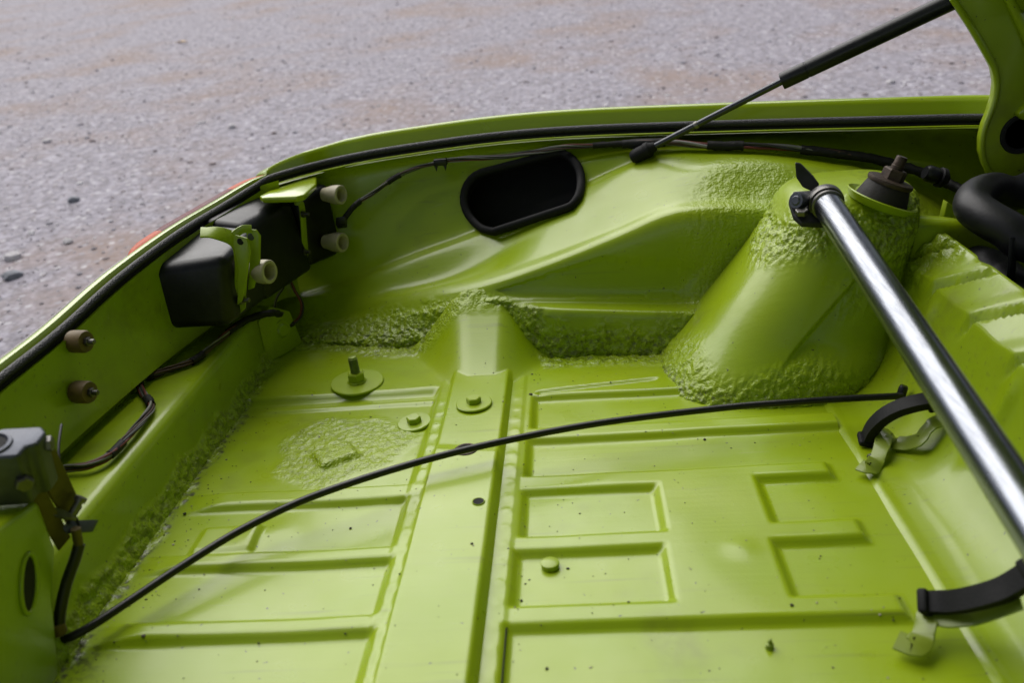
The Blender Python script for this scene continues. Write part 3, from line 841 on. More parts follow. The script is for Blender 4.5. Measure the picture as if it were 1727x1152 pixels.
# --- near half of the body, behind the camera: side wall and fender
nw = [(-.45, -.75), (-.2, -.80), (.1, -.80), (.35, -.76), (.62, -.74)]
V = []
for x, y in nw:
    for dy, z in ((.04, -.01), (.0, .06), (-.02, .18), (-.025, .21), (-.05, .225), (-.09, .21), (-.14, .0), (-.15, -.3)):
        V.append((x, y + dy, z))
mk('near_fender', V, grid_faces(len(nw), 8), PAINT, car, 40)
# engine bay in front of the bulkhead; unseen front wall added to block light
mk('engine_bay_floor', [(.37, -.75, -.06), (.37, 1.1, -.06), (.66, 1.1, -.06), (.66, -.75, -.06)], [(0, 1, 2, 3)], BLACKP, car, smooth=False)
box('firewall_light_block', (.66, .15, .10), (.03, 2.0, .50), BLACKP, car, bevel=.006)

# --- trunk lid, propped open above: goose-neck arm in view, panel beyond the frame
arm_y = .985
arm_poly = [(0.4037, 0.9850, 0.3576), (0.4276, 0.9850, 0.3253), (0.4481, 0.9850, 0.2949), (0.4558, 0.9850, 0.2821), (0.4601, 0.9850, 0.2670), (0.4602, 0.9850, 0.2515), (0.4572, 0.9850, 0.2360), (0.4533, 0.9850, 0.2223), (0.4519, 0.9850, 0.2076), (0.4537, 0.9850, 0.1924), (0.4601, 0.9850, 0.1760), (0.4709, 0.9850, 0.1611), (0.4852, 0.9850, 0.1492),
            (.56, .985, .145), (.60, .985, .19), (.575, .985, .30), (.50, .985, .40), (.44, .985, .45), (.405, .985, .42)]
lid_o = prism('lid_arm', arm_poly, (0, .016, 0), PAINT, car, .0022, 3)
tube('arm_flange', [p for p in arm_poly[:13]], .0034, PAINT_B, lid_o, n=5, seg=8)
tube('arm_bead', [(0.4581, 0.9820, 0.3563), (0.4763, 0.9820, 0.3259), (0.4932, 0.9820, 0.2949)], .006, PAINT, lid_o, n=5, seg=8)
lathe('pivot_hole_shade', [(.0, -.001), (.016, -.001), (.018, .002), (.021, .002), (.023, -.004)], (0.4918, 0.9840, 0.2103), (0, -1, 0), DARK, lid_o, 28)  # black disc and ring, shade of the pivot hole put into colour
prism('lid_bumper', [(0.4806, 0.9750, 0.2343), (0.4936, 0.9750, 0.2470), (0.4993, 0.9750, 0.2278), (0.4879, 0.9750, 0.2262)], (0, .02, 0), PAINT_C, lid_o, .003)
u = np.array((-.60, 0, .80)); nq = np.array((.80, 0, .60))
o0 = np.array((.475, 0, .335))
lidp = prism('trunk_lid', [tuple(o0 + (0, .99, 0)), tuple(o0 + u*.92 + (0, .86, 0)), tuple(o0 + u*1.0 + (0, .6, 0)), tuple(o0 + u*1.0 + (0, -.6, 0)), tuple(o0 + u*.92 + (0, -.86, 0)), tuple(o0 + (0, -.99, 0))], tuple(nq*.035), PAINT, car, .008, 3)
for yy_ in (-.5, 0, .5):
    box('lid_rib', tuple(o0 + u*.42 - nq*.010 + (0, yy_, 0)), (.70, .07, .02), PAINT, lidp, (u, (0, 1, 0), nq), .006)

# ------------------------------------------------------------------ tail lamp on the rear corner
lamp = thing('tail_lamp', 'black plastic tail lamp housing with ivory knobs and red and amber lens', 'tail lamp', (-.455, .87, .08))
hull_box('housing', [(-.450, .830, .104), (-.377, .842, .098), (-.368, .945, .092), (-.44, .955, .09),
                     (-.450, .838, .172), (-.368, .848, .176), (-.366, .945, .180), (-.440, .955, .190)], BLACKP, lamp, .011, 5)
hull_box('housing', [(-.440, .952, .088), (-.372, .946, .088), (-.347, 1.068, .086), (-.410, 1.08, .088),
                     (-.436, .952, .192), (-.386, .950, .182), (-.360, 1.066, .180), (-.402, 1.08, .196)], BLACKP, lamp, .010, 5)
hull_box('housing', [(-.400, 1.078, .09), (-.352, 1.070, .09), (-.322, 1.125, .09), (-.362, 1.14, .09),
                     (-.398, 1.078, .180), (-.352, 1.070, .180), (-.325, 1.12, .188), (-.360, 1.135, .190)], BLACKP, lamp, .006, 3)
box('foam_gasket', (-.449, .834, .138), (.006, .012, .066), RUBBER, lamp, bevel=.002)
# clamp bracket: folded green sheet with two ears and a stud
cb = strip('clamp_bracket', [(-0.3914, 0.8530, 0.2024), (-0.3767, 0.8580, 0.1992), (-0.3638, 0.8650, 0.1903), (-0.3601, 0.8690, 0.1783), (-0.3628, 0.8690, 0.1571), (-0.3700, 0.8690, 0.1304), (-0.3773, 0.8710, 0.1092)], (.010, .012, .002), .0022, PAINT_B, lamp, 5, .5)
prism('ear', [(-0.3588, 0.8580, 0.1959), (-0.3457, 0.8580, 0.1911), (-0.3457, 0.8580, 0.1761), (-0.3559, 0.8580, 0.1469), (-0.3666, 0.8580, 0.1218), (-0.3721, 0.8580, 0.1180), (-0.3614, 0.8580, 0.1607), (-0.3617, 0.8580, 0.1858)], (.0012, .0018, 0), PAINT_B, cb, .0004, 1)
prism('ear', [(-0.3544, 0.8820, 0.1952), (-0.3436, 0.8820, 0.1931), (-0.3405, 0.8820, 0.1862), (-0.3472, 0.8820, 0.1571), (-0.3602, 0.8820, 0.1277), (-0.3667, 0.8820, 0.1261), (-0.3575, 0.8820, 0.1592), (-0.3553, 0.8820, 0.1847)], (.0012, .0018, 0), PAINT_B, cb, .0004, 1)
strip('fold', [(-0.3589, 0.8580, 0.1953), (-0.3555, 0.8660, 0.1972), (-0.3528, 0.8750, 0.1971), (-0.3479, 0.8820, 0.1947)], (0, .004, .008), .0018, PAINT_B, cb, 4)
for p, q in (((-0.3525, 0.8575, 0.1885), .0032), ((-0.3495, 0.8815, 0.1864), .0034)):
    lathe('eye', [(.0, .0), (q, .0), (q*1.25, -.0008)], p, (.25, -1, .1), CASTM if q > .0033 else DARK, cb, 16)
lathe('stud', [(.0, .014), (.0022, .0135), (.0025, .013), (.0025, .005), (.0042, .005), (.0042, .0), (.0, 0)], (-0.3715, 0.8650, 0.1202), (.93, -.30, .1), STEEL, lamp, 16)
prism('bracket_foot', [(-0.3719, 0.8670, 0.1243), (-0.3640, 0.8670, 0.1238), (-0.3676, 0.8670, 0.1101), (-0.3758, 0.8670, 0.1036), (-0.3808, 0.8670, 0.1054)], (.0, .002, 0), PAINT_B, cb, .0006, 1)
# second clamp strap between the boxes
cs = strip('clamp_strap', [(-0.3537, 1.0550, 0.1816), (-0.3487, 1.0620, 0.1779), (-0.3483, 1.0640, 0.1665), (-0.3524, 1.0640, 0.1320), (-0.3557, 1.0640, 0.1065), (-0.3622, 1.0600, 0.0952), (-0.3735, 1.0500, 0.0879)], (.004, .010, 0), .0018, PAINT_B, lamp, 5)
for p in ((-0.3470, 1.0580, 0.1641), (-0.3549, 1.0580, 0.1140)):
    lathe('stud', [(.0, .010), (.0022, .0096), (.0024, .009), (.0024, .003), (.0044, .003), (.0044, 0), (0, 0)], p, (.93, -.25, 0), STEEL, cs, 14)
# ivory knurled retaining knobs
def knob(p, ax, s=1.0):
    k = lathe('knob', [(.0, .004*s), (.0086*s, .004*s), (.0092*s, .0205*s), (.0098*s, .0215*s), (.0128*s, .0215*s), (.0136*s, .0205*s), (.0138*s, .012*s), (.0130*s, .006*s), (.0105*s, -.004*s), (.0095*s, -.010*s)], p, ax, IVORY, lamp, 36, 30)
    lathe('knob_core', [(.0, .0062*s), (.005*s, .0062*s), (.006*s, .0046*s), (.0085*s, .0046*s)], p, ax, IVORY_IN, k, 24)
knob((-0.3594, 0.8950, 0.1427), (.93, -.34, .04), .98)
knob((-0.3263, 1.0900, 0.1159), (.90, -.42, .02), .96)
knob((-0.3196, 1.1000, 0.1772), (.90, -.42, .02), .92)
hull_box('bulb_socket', [(-0.3146, 1.0850, 0.1392), (-0.3001, 1.0850, 0.1397), (-0.3035, 1.1000, 0.1309), (-0.3166, 1.1000, 0.1302), (-0.3127, 1.0850, 0.1503), (-0.2991, 1.0850, 0.1508), (-0.3014, 1.1000, 0.1437), (-0.3144, 1.1000, 0.1431)], BLACKP, lamp, .0015, 2)
# lens strip outside the body lip
def lens(k0, k1, mat, lab, e0=1.0, e1=1.0):
    C_, O_ = SC[k0:k1 + 1], OUT[k0:k1 + 1]
    pr = [(.0170, -.030), (.0170, -.004), (.0180, .0015), (.0210, .0030), (.0280, .0025), (.0330, -.002), (.035, -.009), (.035, -.07)]
    n_ = len(C_); V = []
    for i, (c, n) in enumerate(zip(C_, O_)):
        w = min(1, (i + .12)/2.5)**.5 if e0 < 1 else 1
        w *= min(1, (n_ - 1 - i + .12)/2.5)**.5 if e1 < 1 else 1
        for a, h in pr: V.append((c[0] + n[0]*(.0155 + (a - .0155)*w), c[1] + n[1]*(.0155 + (a - .0155)*w), c[2] + h*w - .010*(1 - w) + .002))
    o = mk('lens', V, [list(f) for f in grid_faces(n_, len(pr), flip=True)], mat, lamp, 40)
    o['label'] = lab
lens(64, 70, AMBER, 'amber end of the tail lamp lens', e0=.5)
lens(70, 86, REDL, 'dark red middle of the tail lamp lens')
lens(86, 96, AMBER, 'amber corner of the tail lamp lens', e1=.5)
tr = SC[0:64] + np.concatenate([OUT[0:64]*.0185, np.full((64, 1), .0025)], 1)
tag(tube('trim_strip', tr[::3], .0022, TRIM, None, n=3, seg=8), 'thin dark reddish trim along the rear edge, left of the lamp lens', 'trim')

# painted tab folded in under the seal at the corner
prism('corner_tab', [(-0.3867, 1.0275, 0.1985), (-0.3830, 1.0512, 0.1985), (-0.3442, 1.1407, 0.1985), (-0.3275, 1.0751, 0.1985), (-0.3261, 1.0174, 0.1985), (-0.3337, 1.0078, 0.1985), (-0.3792, 1.0161, 0.1985)], (0, 0, -.0075), PAINT_C, car, .0022, 3)

# ------------------------------------------------------------------ rubber stops on the rear panel
for p, lab in (((-0.4520, 0.6809, 0.1563), 'brown rubber stop on the rear panel, upper of the pair'), ((-0.4500, 0.6609, 0.1160), 'brown rubber stop on the rear panel, lower of the pair')):
    st = thing('rubber_stop', lab, 'rubber stop', p, 'rubber stops on the rear panel')
    ax = (.96, -.22, .02)
    lathe('buffer', [(.0, .0), (.0098, .0), (.0102, .002), (.0102, .013), (.0092, .0155), (.005, .0155), (.0, .0155)], p, ax, BROWN, st, 30)
    w_ = np.array(basis(ax)[2])
    hexa('nut', .0042, .0035, tuple(np.array(p) + w_*.0155), ax, STEEL, st)
    lathe('stud', [(.0, .006), (.0022, .0055), (.0024, .005), (.0024, 0)], tuple(np.array(p) + w_*.0185), ax, STEEL, st, 12)

# ------------------------------------------------------------------ wiring
def harness(name, label, path, strands, r, wraps=(), seed=0, spread=1.0, n=10):
    C = crs(path, n); T, Nn, B = frames(C)
    s = np.concatenate([[0], np.cumsum(np.linalg.norm(np.diff(C, axis=0), axis=1))])
    h = thing(name, label, 'wiring', tuple(C[0]))
    rr = random.Random(seed)
    for k in range(strands):
        a = 2*math.pi*k/strands + s*28 + rr.uniform(-.3, .3)
        rad = r*spread*(1.15 if strands > 2 else .9)*(.85 + .3*np.array([math.sin(q*55 + k*2.1) for q in s]))
        P = C + (np.cos(a)*rad)[:, None]*Nn + (np.sin(a)*rad)[:, None]*B
        V, F_ = sweep(P, circ(r*rr.uniform(.8, 1.1), 7))
        mk('wire', V, F_, W_COL[(k*5 + seed) % len(W_COL)], h, 60)
    for t0, t1 in wraps:
        i0_, i1_ = int(t0*(len(C) - 1)), max(int(t1*(len(C) - 1)), int(t0*(len(C) - 1)) + 2)
        Cc = C[i0_:i1_ + 1]
        V, F_ = sweep(Cc, circ(r*(1.35*spread + 1.0), 10))
        V = V + (vnoise(V, 260, seed)[:, None] - .5)*.0015
        mk('tape_wrap', V, F_, TAPE, h, 60)
    return h
harness('wiring_harness', 'taped bundle of grey and red wires lying on the sill beside the latch', [(-0.4550, 0.5916, 0.0745), (-0.4374, 0.5993, 0.0745), (-0.4192, 0.6022, 0.0745), (-0.4087, 0.6176, 0.0745), (-0.4075, 0.6480, 0.0745), (-0.4085, 0.6833, 0.0745), (-0.4125, 0.7073, 0.0745), (-0.4291, 0.7317, 0.0745), (-0.4459, 0.7548, 0.0745), (-0.4482, 0.7602, 0.0800), (-0.4520, 0.7701, 0.0901)], 9, .0011, [(.30, .37), (.62, .68), (.80, .88)], 1, 2.1)
harness('wiring_harness', 'dark taped loom along the sill below the black lamp housing', [(-0.4595, 0.7730, 0.0745), (-0.4454, 0.7795, 0.0745), (-0.4296, 0.7946, 0.0745), (-0.4125, 0.8161, 0.0745), (-0.4062, 0.8597, 0.0745), (-0.4027, 0.8970, 0.0745), (-0.3922, 0.9283, 0.0745), (-0.3724, 0.9450, 0.0741), (-0.3696, 0.9750, 0.0605)], 7, .0012, [(.0, .14), (.36, .42), (.60, .98)], 2, 1.9)
harness('wiring_harness', 'loose loop of thin wires hanging in the rear corner', [(-0.3741, 1.0300, 0.0948), (-0.3759, 1.0200, 0.0823), (-0.3819, 1.0000, 0.0716), (-0.3844, 0.9900, 0.0556), (-0.3828, 0.9850, 0.0366)], 2, .0011, [], 4)
harness('wiring_harness', 'dark wire pair curving down the corner beside the pale loop', [(-0.3743, 1.0400, 0.0849), (-0.3686, 1.0350, 0.0699), (-0.3609, 1.0300, 0.0531), (-0.3633, 1.0200, 0.0382), (-0.3741, 1.0100, 0.0322), (-0.3845, 0.9950, 0.0358)], 3, .0013, [(.75, .95)], 5)
harness('wiring_harness', 'dark taped loom rising from the lamp to the side panel edge', [(-0.3055, 1.0900, 0.1436), (-0.2873, 1.1000, 0.1612), (-0.2641, 1.1120, 0.1724), (-0.2357, 1.1220, 0.1877), (-0.2075, 1.1280, 0.1969), (-0.1791, 1.1280, 0.2017), (-0.1652, 1.1260, 0.2034)], 6, .0011, [(.0, .22), (.46, .55), (.86, 1)], 6, 1.8)
harness('wiring_harness', 'bare wire bundle running above the oval hole', [(-0.1746, 1.1260, 0.2041), (-0.1349, 1.1240, 0.2053), (-0.0880, 1.1220, 0.2043), (-0.0451, 1.1200, 0.2074), (-0.0102, 1.1170, 0.2113), (0.0277, 1.1120, 0.2115), (0.0724, 1.1050, 0.2122)], 8, .0011, [(0, .06), (.84, 1)], 7, 1.9)
harness('wiring_harness', 'dark loom along the side above the wheel housing towards the front', [(0.0648, 1.1040, 0.2115), (0.1229, 1.0920, 0.2112), (0.1725, 1.0830, 0.2052), (0.2285, 1.0750, 0.2015), (0.2972, 1.0650, 0.1915), (0.3505, 1.0550, 0.1820), (0.3893, 1.0450, 0.1704), (0.4187, 1.0300, 0.1600), (0.4372, 1.0150, 0.1507), (0.4577, 0.9900, 0.1392)], 5, .0022, [(.0, .10), (.22, .3), (.42, .98)], 8, 1.2)
cp = thing('loom_clip', 'small black clip holding the loom under the seal, left of the oval hole', 'clip', (-0.1723, 1.1200, 0.2036))
box('clip_body', (-0.1711, 1.1180, 0.2047), (.018, .008, .009), BLACKP, cp, bevel=.002)
for a_ in (-.006, .006):
    c_ = np.array((-0.1717, 1.1170, 0.1987)) + (a_, 0, 0)
    prism('clip_tooth', [tuple(c_ + (-.003, 0, .003)), tuple(c_ + (.003, 0, .003)), tuple(c_ + (0, 0, -.006))], (0, .003, 0), BLACKP, cp, .0004, 1)
pg = thing('loom_plug', 'black plug connector on the loom beside the thick hose', 'connector', (0.4079, 1.0000, 0.1675))
lathe('plug_body', [(.0, -.004), (.007, -.004), (.0095, .0), (.0095, .010), (.008, .012), (.008, .022), (.006, .024), (0, .024)], (0.3969, 0.9850, 0.1743), (.85, .05, -.35), BLACKP, pg, 20)
lathe('plug_collar', [(.0098, .013), (.0112, .014), (.0112, .019), (.0098, .020)], (0.3969, 0.9850, 0.1743), (.85, .05, -.35), RUBBER, pg, 20)

# ------------------------------------------------------------------ latch on its green post, lower left
fa, fb, fc = np.array((-.386, .28, -.02)), np.array((-.386, .455, -.02)), np.array((-.381, .32, .145))
fn = np.cross(fb - fa, fc - fa); fn /= np.linalg.norm(fn); fn = fn if fn[0] > 0 else -fn
def on_post(p, d):
    p = np.array(p); return p - fn*((p - fa) @ fn) + fn*d
post = prism('latch_post', [tuple(on_post(v, 0)) for v in ((-.386, .28, -.02), (-.386, .448, -.02), (-0.3840, 0.4717, 0.0475), (-0.3830, 0.4882, 0.0734), (-0.3820, 0.4863, 0.1163), (-.381, .30, .145))], (-.075, .010, 0), PAINT, car, .005, 3)
# flat black oval painting in the shade of the post's slot, raised rim
top_, bot_ = on_post((-0.3830, 0.4600, 0.0902), 0), on_post((-0.3850, 0.4417, 0.0544), 0)
ax_ = (top_ - bot_)/2; cc_ = (top_ + bot_)/2; sx_ = np.cross(ax_, fn); sx_ *= .0085/np.linalg.norm(sx_)
rim3 = np.array([on_post(cc_ + ax_*math.sin(t) + sx_*math.cos(t), .0006) for t in np.linspace(0, 2*np.pi, 32, endpoint=False)])
V, F_ = sweep(rim3, circ(.0016, 8), closed=True)
mk('opening_rim', V, F_, PAINT, post, 60)
mk('opening', list(rim3 - fn*.0001), [list(range(32))], DARK, post, smooth=False)
lat = thing('trunk_latch', 'grey cast metal trunk latch with zinc plates bolted to the green post', 'latch', (-.39, .45, .10))
a0 = np.array((-0.3800, 0.4838, 0.1648)); ub, vb, wb = np.array((.94, .30, -.10)), np.array((-.28, .94, .16)), np.array((.12, -.12, .98))
ub /= np.linalg.norm(ub); vb -= (vb @ ub)*ub; vb /= np.linalg.norm(vb); wb = np.cross(ub, vb)
def lp(a, b, c): return tuple(a0 + ub*a + vb*b + wb*c)
prism('latch_block', [lp(-.030, -.016, 0), lp(.004, -.018, 0), lp(.006, -.008, 0), lp(.013, -.007, 0), lp(.016, .006, 0), (lp(.012, .014, 0)), lp(-.012, .016, 0), lp(-.030, .010, 0)], tuple(-wb*.042), CASTM, lat, .0025, 3)
lathe('latch_eye', [(.0, -.012), (.0085, -.012), (.0088, .0005), (.0102, .0022), (.0122, .0016), (.0130, -.001)], lp(-.015, -.003, .0), tuple(wb), CASTM, lat, 30)
lathe('eye_bore_shade', [(.0, -.0005), (.0086, .0010)], lp(-.015, -.003, .0), tuple(wb), DARK, lat, 24)  # black disc across the eye, its inner shade painted on
hexa('bolt_head', .0055, .005, lp(.0135, .006, -.010), tuple(ub), STEEL, lat, .3)
hexa('bolt_head', .0058, .006, lp(.002, -.0165, -.022), tuple(-vb + ub*.4), STEEL, lat, .1)
prism('zinc_plate', [lp(.010, .008, -.018), lp(.014, .016, -.018), lp(.020, .020, -.080), lp(.011, .010, -.088), lp(.006, .004, -.050)], tuple(ub*.0022 - vb*.001), ZINC, lat, .0006, 1)
prism('zinc_plate', [lp(-.004, -.006, -.040), lp(.006, .000, -.040), lp(.012, .006, -.094), lp(.004, -.001, -.100)], tuple(ub*.002 - vb*.002), ZINC, lat, .0006, 1)
prism('pull_lever', [(-0.3840, 0.4957, 0.1051), (-0.3780, 0.4998, 0.0990), (-0.3720, 0.5033, 0.0912), (-0.3720, 0.5004, 0.0891), (-0.3780, 0.4941, 0.0959), (-0.3840, 0.4929, 0.1001)], (0, .001, -.003), STEEL, lat, .0006, 1)
prism('cable_stop', [(-0.3780, 0.4927, 0.0877), (-0.3780, 0.5012, 0.0884), (-0.3660, 0.5162, 0.0778), (-0.3660, 0.5057, 0.0747), (-0.3750, 0.4904, 0.0847)], (0, .0006, -.002), CASTM, lat, .0006, 1)
lathe('clevis_pin', [(.0, 0), (.0030, 0), (.0030, .012), (.0044, .012), (.0044, .0155), (.0, .0155)], (-0.3760, 0.5025, 0.0900), (.45, .55, .70), STEEL, lat, 16)
tube('trip_wire', [(-0.4050, 0.5659, 0.1327), (-0.4020, 0.5556, 0.1285), (-0.3980, 0.5430, 0.1216), (-0.3920, 0.5299, 0.1097), (-0.3860, 0.5193, 0.0965), (-0.3800, 0.5107, 0.0886)], .0011, FINMAT, lat, n=6, seg=8)
tube('inner_wire', [(-0.3780, 0.5080, 0.0903), (-0.3740, 0.5055, 0.0857), (-0.3700, 0.5002, 0.0804)], .0009, FINMAT, lat, n=6, seg=8)
lathe('ferrule', [(.0, 0), (.003, 0), (.0034, .003), (.0034, .014), (0, .014)], (-0.3710, 0.4942, 0.0709), (.10, .05, 1), ZINC, lat, 14)
hs_ = thing('release_hose', 'short black cable sheath dropping from the latch to the floor corner', 'cable', (-0.3920, 0.4721, 0.0110))
tube('sheath', [(-0.3710, 0.4952, 0.0712), (-0.3750, 0.4903, 0.0610), (-0.3820, 0.4832, 0.0459), (-0.3870, 0.4748, 0.0291), (-0.3900, 0.4696, 0.0143)], .0042, CABLE, hs_, n=8, seg=14)
lathe('end_sleeve', [(.0040, -.004), (.0052, -.003), (.0054, .005), (.0040, .006)], (-0.3900, 0.4704, 0.0157), (0, 0, 1), BROWN, hs_, 16)

# ------------------------------------------------------------------ release cable across the floor
cb_ = thing('release_cable', 'long black cable arcing across the trunk floor', 'cable', (-0.3868, 0.4709, 0.0080))
tube('sheath', [(-0.3926, 0.4725, 0.0040), (-0.3834, 0.4725, 0.0070), (-0.3700, 0.4814, 0.0100), (-0.3507, 0.5047, 0.0130), (-0.3277, 0.5346, 0.0160), (-0.2930, 0.5747, 0.0200), (-0.2516, 0.6075, 0.0240), (-0.2052, 0.6330, 0.0270), (-0.1559, 0.6555, 0.0290), (-0.1148, 0.6714, 0.0300), (-0.0724, 0.6863, 0.0300), (-0.0263, 0.7019, 0.0290), (0.0209, 0.7144, 0.0280), (0.0830, 0.7275, 0.0260), (0.1451, 0.7345, 0.0260), (0.1896, 0.7365, 0.0260), (0.2392, 0.7377, 0.0260), (0.2824, 0.7373, 0.0260), (0.2949, 0.7389, 0.0250)], .0033, CABLE, cb_, n=10, seg=14)
lathe('end_sleeve', [(.0, -.002), (.0038, -.002), (.0042, .001), (.0042, .009), (.0034, .011), (0, .011)], (0.2952, 0.7436, 0.0220), (.25, .1, 1), CABLE, cb_, 16)

# ------------------------------------------------------------------ bolts on the floor
def washer(p, r, h, par, ax=(0, 0, 1)):
    lathe('washer', [(.0, h), (r - .0008, h), (r, h - .0006), (r, .0)], p, ax, PAINT_B, par, 48)
p = np.array((-0.2643, 0.8879, 0.0000)); p[2] = floor_z(p[0], p[1]) + .0012
sb = thing('stud_bolt', 'tall threaded stud with hex nut on a wide round washer', 'bolt', tuple(p), 'bolts on the trunk floor')
washer(tuple(p), .0305, .0026, sb, (.03, -.05, 1))
lathe('collar', [(.0, .0045), (.0100, .0045), (.0112, .0030), (.0112, .0024)], tuple(p), (0, 0, 1), PAINT_B, sb, 30)
hexa('nut', .0104, .0098, tuple(p + (0, 0, .0042)), (0, 0, 1), PAINT_B, sb, .25)
th_ = [(.0, .0)]
for k in range(16):
    th_ += [(.0054, .0005 + k*.00115), (.0047, .0011 + k*.00115)]
th_ += [(.0044, .0200), (.0, .0205)]
lathe('thread', th_, tuple(p + (0, 0, .0135)), (-.03, .0, 1), STUD, sb, 20)
for (px, lab, tilt, r) in (((-0.1831, 0.7950, 0.0000), 'flat hex bolt on a washer left of the cross member', (-.05, -.06, 1), .0180), ((-0.1181, 0.7990, 0.0080), 'flat hex bolt on a washer on top of the cross member', (.0, -.01, 1), .0190)):
    p = np.array(px); p[2] = floor_z(p[0], p[1]) + .0010
    hb = thing('hex_bolt', lab, 'bolt', tuple(p), 'bolts on the trunk floor')
    washer(tuple(p), r, .0022, hb, tilt)
    hexa('bolt_head', .0078, .0062, tuple(p + (0, 0, .0020)), tilt, PAINT_B, hb, .55)
p = np.array((-0.0365, 0.5474, -0.0060)); p[2] = floor_z(p[0], p[1])
pl_ = thing('floor_plug', 'small round painted plug in the second floor pocket', 'plug', tuple(p))
lathe('cap', [(.0, .0050), (.0062, .0050), (.0070, .0046), (.0073, .0038), (.0070, .0004), (.0064, 0)], tuple(p), (0, 0, 1), PAINT_B, pl_, 32)
p = np.array((0.1109, 0.4536, -0.0060)); p[2] = floor_z(p[0], p[1])
ss = thing('floor_screw', 'tiny dark screw end poking up near the front strap', 'screw', tuple(p))
lathe('shank', [(.0, .0075), (.0012, .0070), (.0016, .004), (.0026, .0034), (.0030, 0)], tuple(p), (.05, 0, 1), STUD, ss, 14)
# drain holes: rim and a black disc painting in the shade of the bore
def hole(px, r, rimmat, lab, rw=.0018):
    p = np.array(px); p[2] = floor_z(p[0], p[1]) + .0002
    h = lathe('drain_hole', [(r + rw, .0), (r + rw*.6, .0009), (r, .0007), (r*.96, -.0006), (r*.95, -.006)], tuple(p), (0, 0, 1), rimmat, member, 32)
    lathe('bore_shade', [(.0, .00025), (r*.98, .00035)], tuple(p), (0, 0, 1), DARK, h, 24)
    h['label'] = lab
hole((-0.0965, 0.6112, 0.0100), .0048, PAINT_B, 'small clean drain hole in the cross member', .0008)
hole((-0.1164, 0.7011, 0.0080), .0085, RUST, 'rust-rimmed drain hole half hidden by the cable', .0030)

# ------------------------------------------------------------------ crumbs of dirt and stone chips lying on the floor
CR = gravel_col_mat('dirt_crumbs', [(0, (.02, .016, .012)), (.7, (.05, .04, .03)), (.85, (.30, .27, .22)), (1, (.45, .4, .34))])
VV, FF, TT, off = [], [], [], 0
for k in range(520):
    x, y = rng.uniform(-.37, .225), rng.uniform(.40, .90)
    if k < 120: x, y = rng.uniform(-.385, -.345) + .0*y, rng.uniform(.44, .85)
    if 120 <= k < 170: x = -.058 + rng.uniform(-.006, .008)
    V, F_ = protos[k % 6]
    s = rng.uniform(.0003, .0009)*(1 + 1.3*(rng.random() < .07))
    z = floor_z(x, y) + s*.25
    VV.append(V*s + (x, y, z)); FF.append(F_ + off); off += len(V); TT.append(np.full(len(V), rng.random()))
tag(mk('dirt_crumbs', np.vstack(VV), np.vstack(FF), CR, smooth=False, attrs={'tone': np.concatenate(TT)}), 'specks of dirt and grit scattered over the trunk floor', 'dirt', kind='stuff')

# ------------------------------------------------------------------ strut brace and its mount on the tower
br0, br1 = np.array((0.2465, 0.8500, 0.1872)), np.array((0.2320, 0.4324, 0.1352))
bd = br1 - br0; bl_ = np.linalg.norm(bd); bd /= bl_
brace = thing('strut_brace', 'polished tubular strut brace running across the trunk from the tower', 'strut brace', tuple(br0))
R_ = .0138
lathe('tube', [(R_*.92, .0), (R_, .001), (R_, bl_*.5), (R_, bl_ + .75), (R_*.9, bl_ + .751)], tuple(br0), tuple(bd), CHROME, brace, 64)
bu, bv, bw = basis(bd)                      # bu sideways, bv up
if bv[2] < 0: bu, bv = -bu, -bv
def bp3(a, b, c): return tuple(br0 + bd*a + bu*b + bv*c)
lathe('clamp_collar', [(R_ + .0002, .006), (R_ + .0030, .006), (R_ + .0036, .004), (R_ + .0036, -.003), (R_ + .0022, -.006), (R_*.75, -.009), (0, -.010)], tuple(br0), tuple(bd), STEEL, brace, 40)
lathe('clamp_collar', [(R_ + .0002, .0125), (R_ + .0018, .012), (R_ + .0018, .0085), (R_ + .0002, .008)], tuple(br0), tuple(bd), STEEL, brace, 40)
cl = prism('clevis', [bp3(-.004, -.011, .008), bp3(-.020, -.009, .004), bp3(-.024, -.006, -.016), bp3(-.014, -.010, -.022), bp3(.004, -.011, -.010)], tuple(bu*.022), STEEL, brace, .003, 3)
ho = np.array((0.2181, 0.8450, 0.1918))
lathe('hinge_bolt', [(.0, .004), (.0038, .004), (.0050, .0028), (.0076, .0028), (.0080, .0010), (.0080, -.004), (.0060, -.012), (0, -.012)], tuple(ho), (-.72, -.62, .25), CASTM, brace, 26)
prism('fin', [(0.2220, 0.8750, 0.2222), (0.2273, 0.8750, 0.2211), (0.2399, 0.8720, 0.2076), (0.2450, 0.8680, 0.1997), (0.2390, 0.8660, 0.1934), (0.2288, 0.8680, 0.1986), (0.2230, 0.8720, 0.2078)], (.0008, .0030, .0006), FINMAT, brace, .0006, 1)
prism('base_plate', [(0.2122, 0.8560, 0.1907), (0.2206, 0.8720, 0.1946), (0.2581, 0.8760, 0.1932), (0.2623, 0.8520, 0.1819), (0.2481, 0.8360, 0.1692), (0.2201, 0.8340, 0.1730), (0.2139, 0.8420, 0.1785)], (0, .0005, -.006), FINMAT, brace, .0014, 2)
hexa('bolt_head', .0062, .005, (0.2209, 0.8380, 0.1803), (-.1, -.3, 1), STEEL, brace, .2)

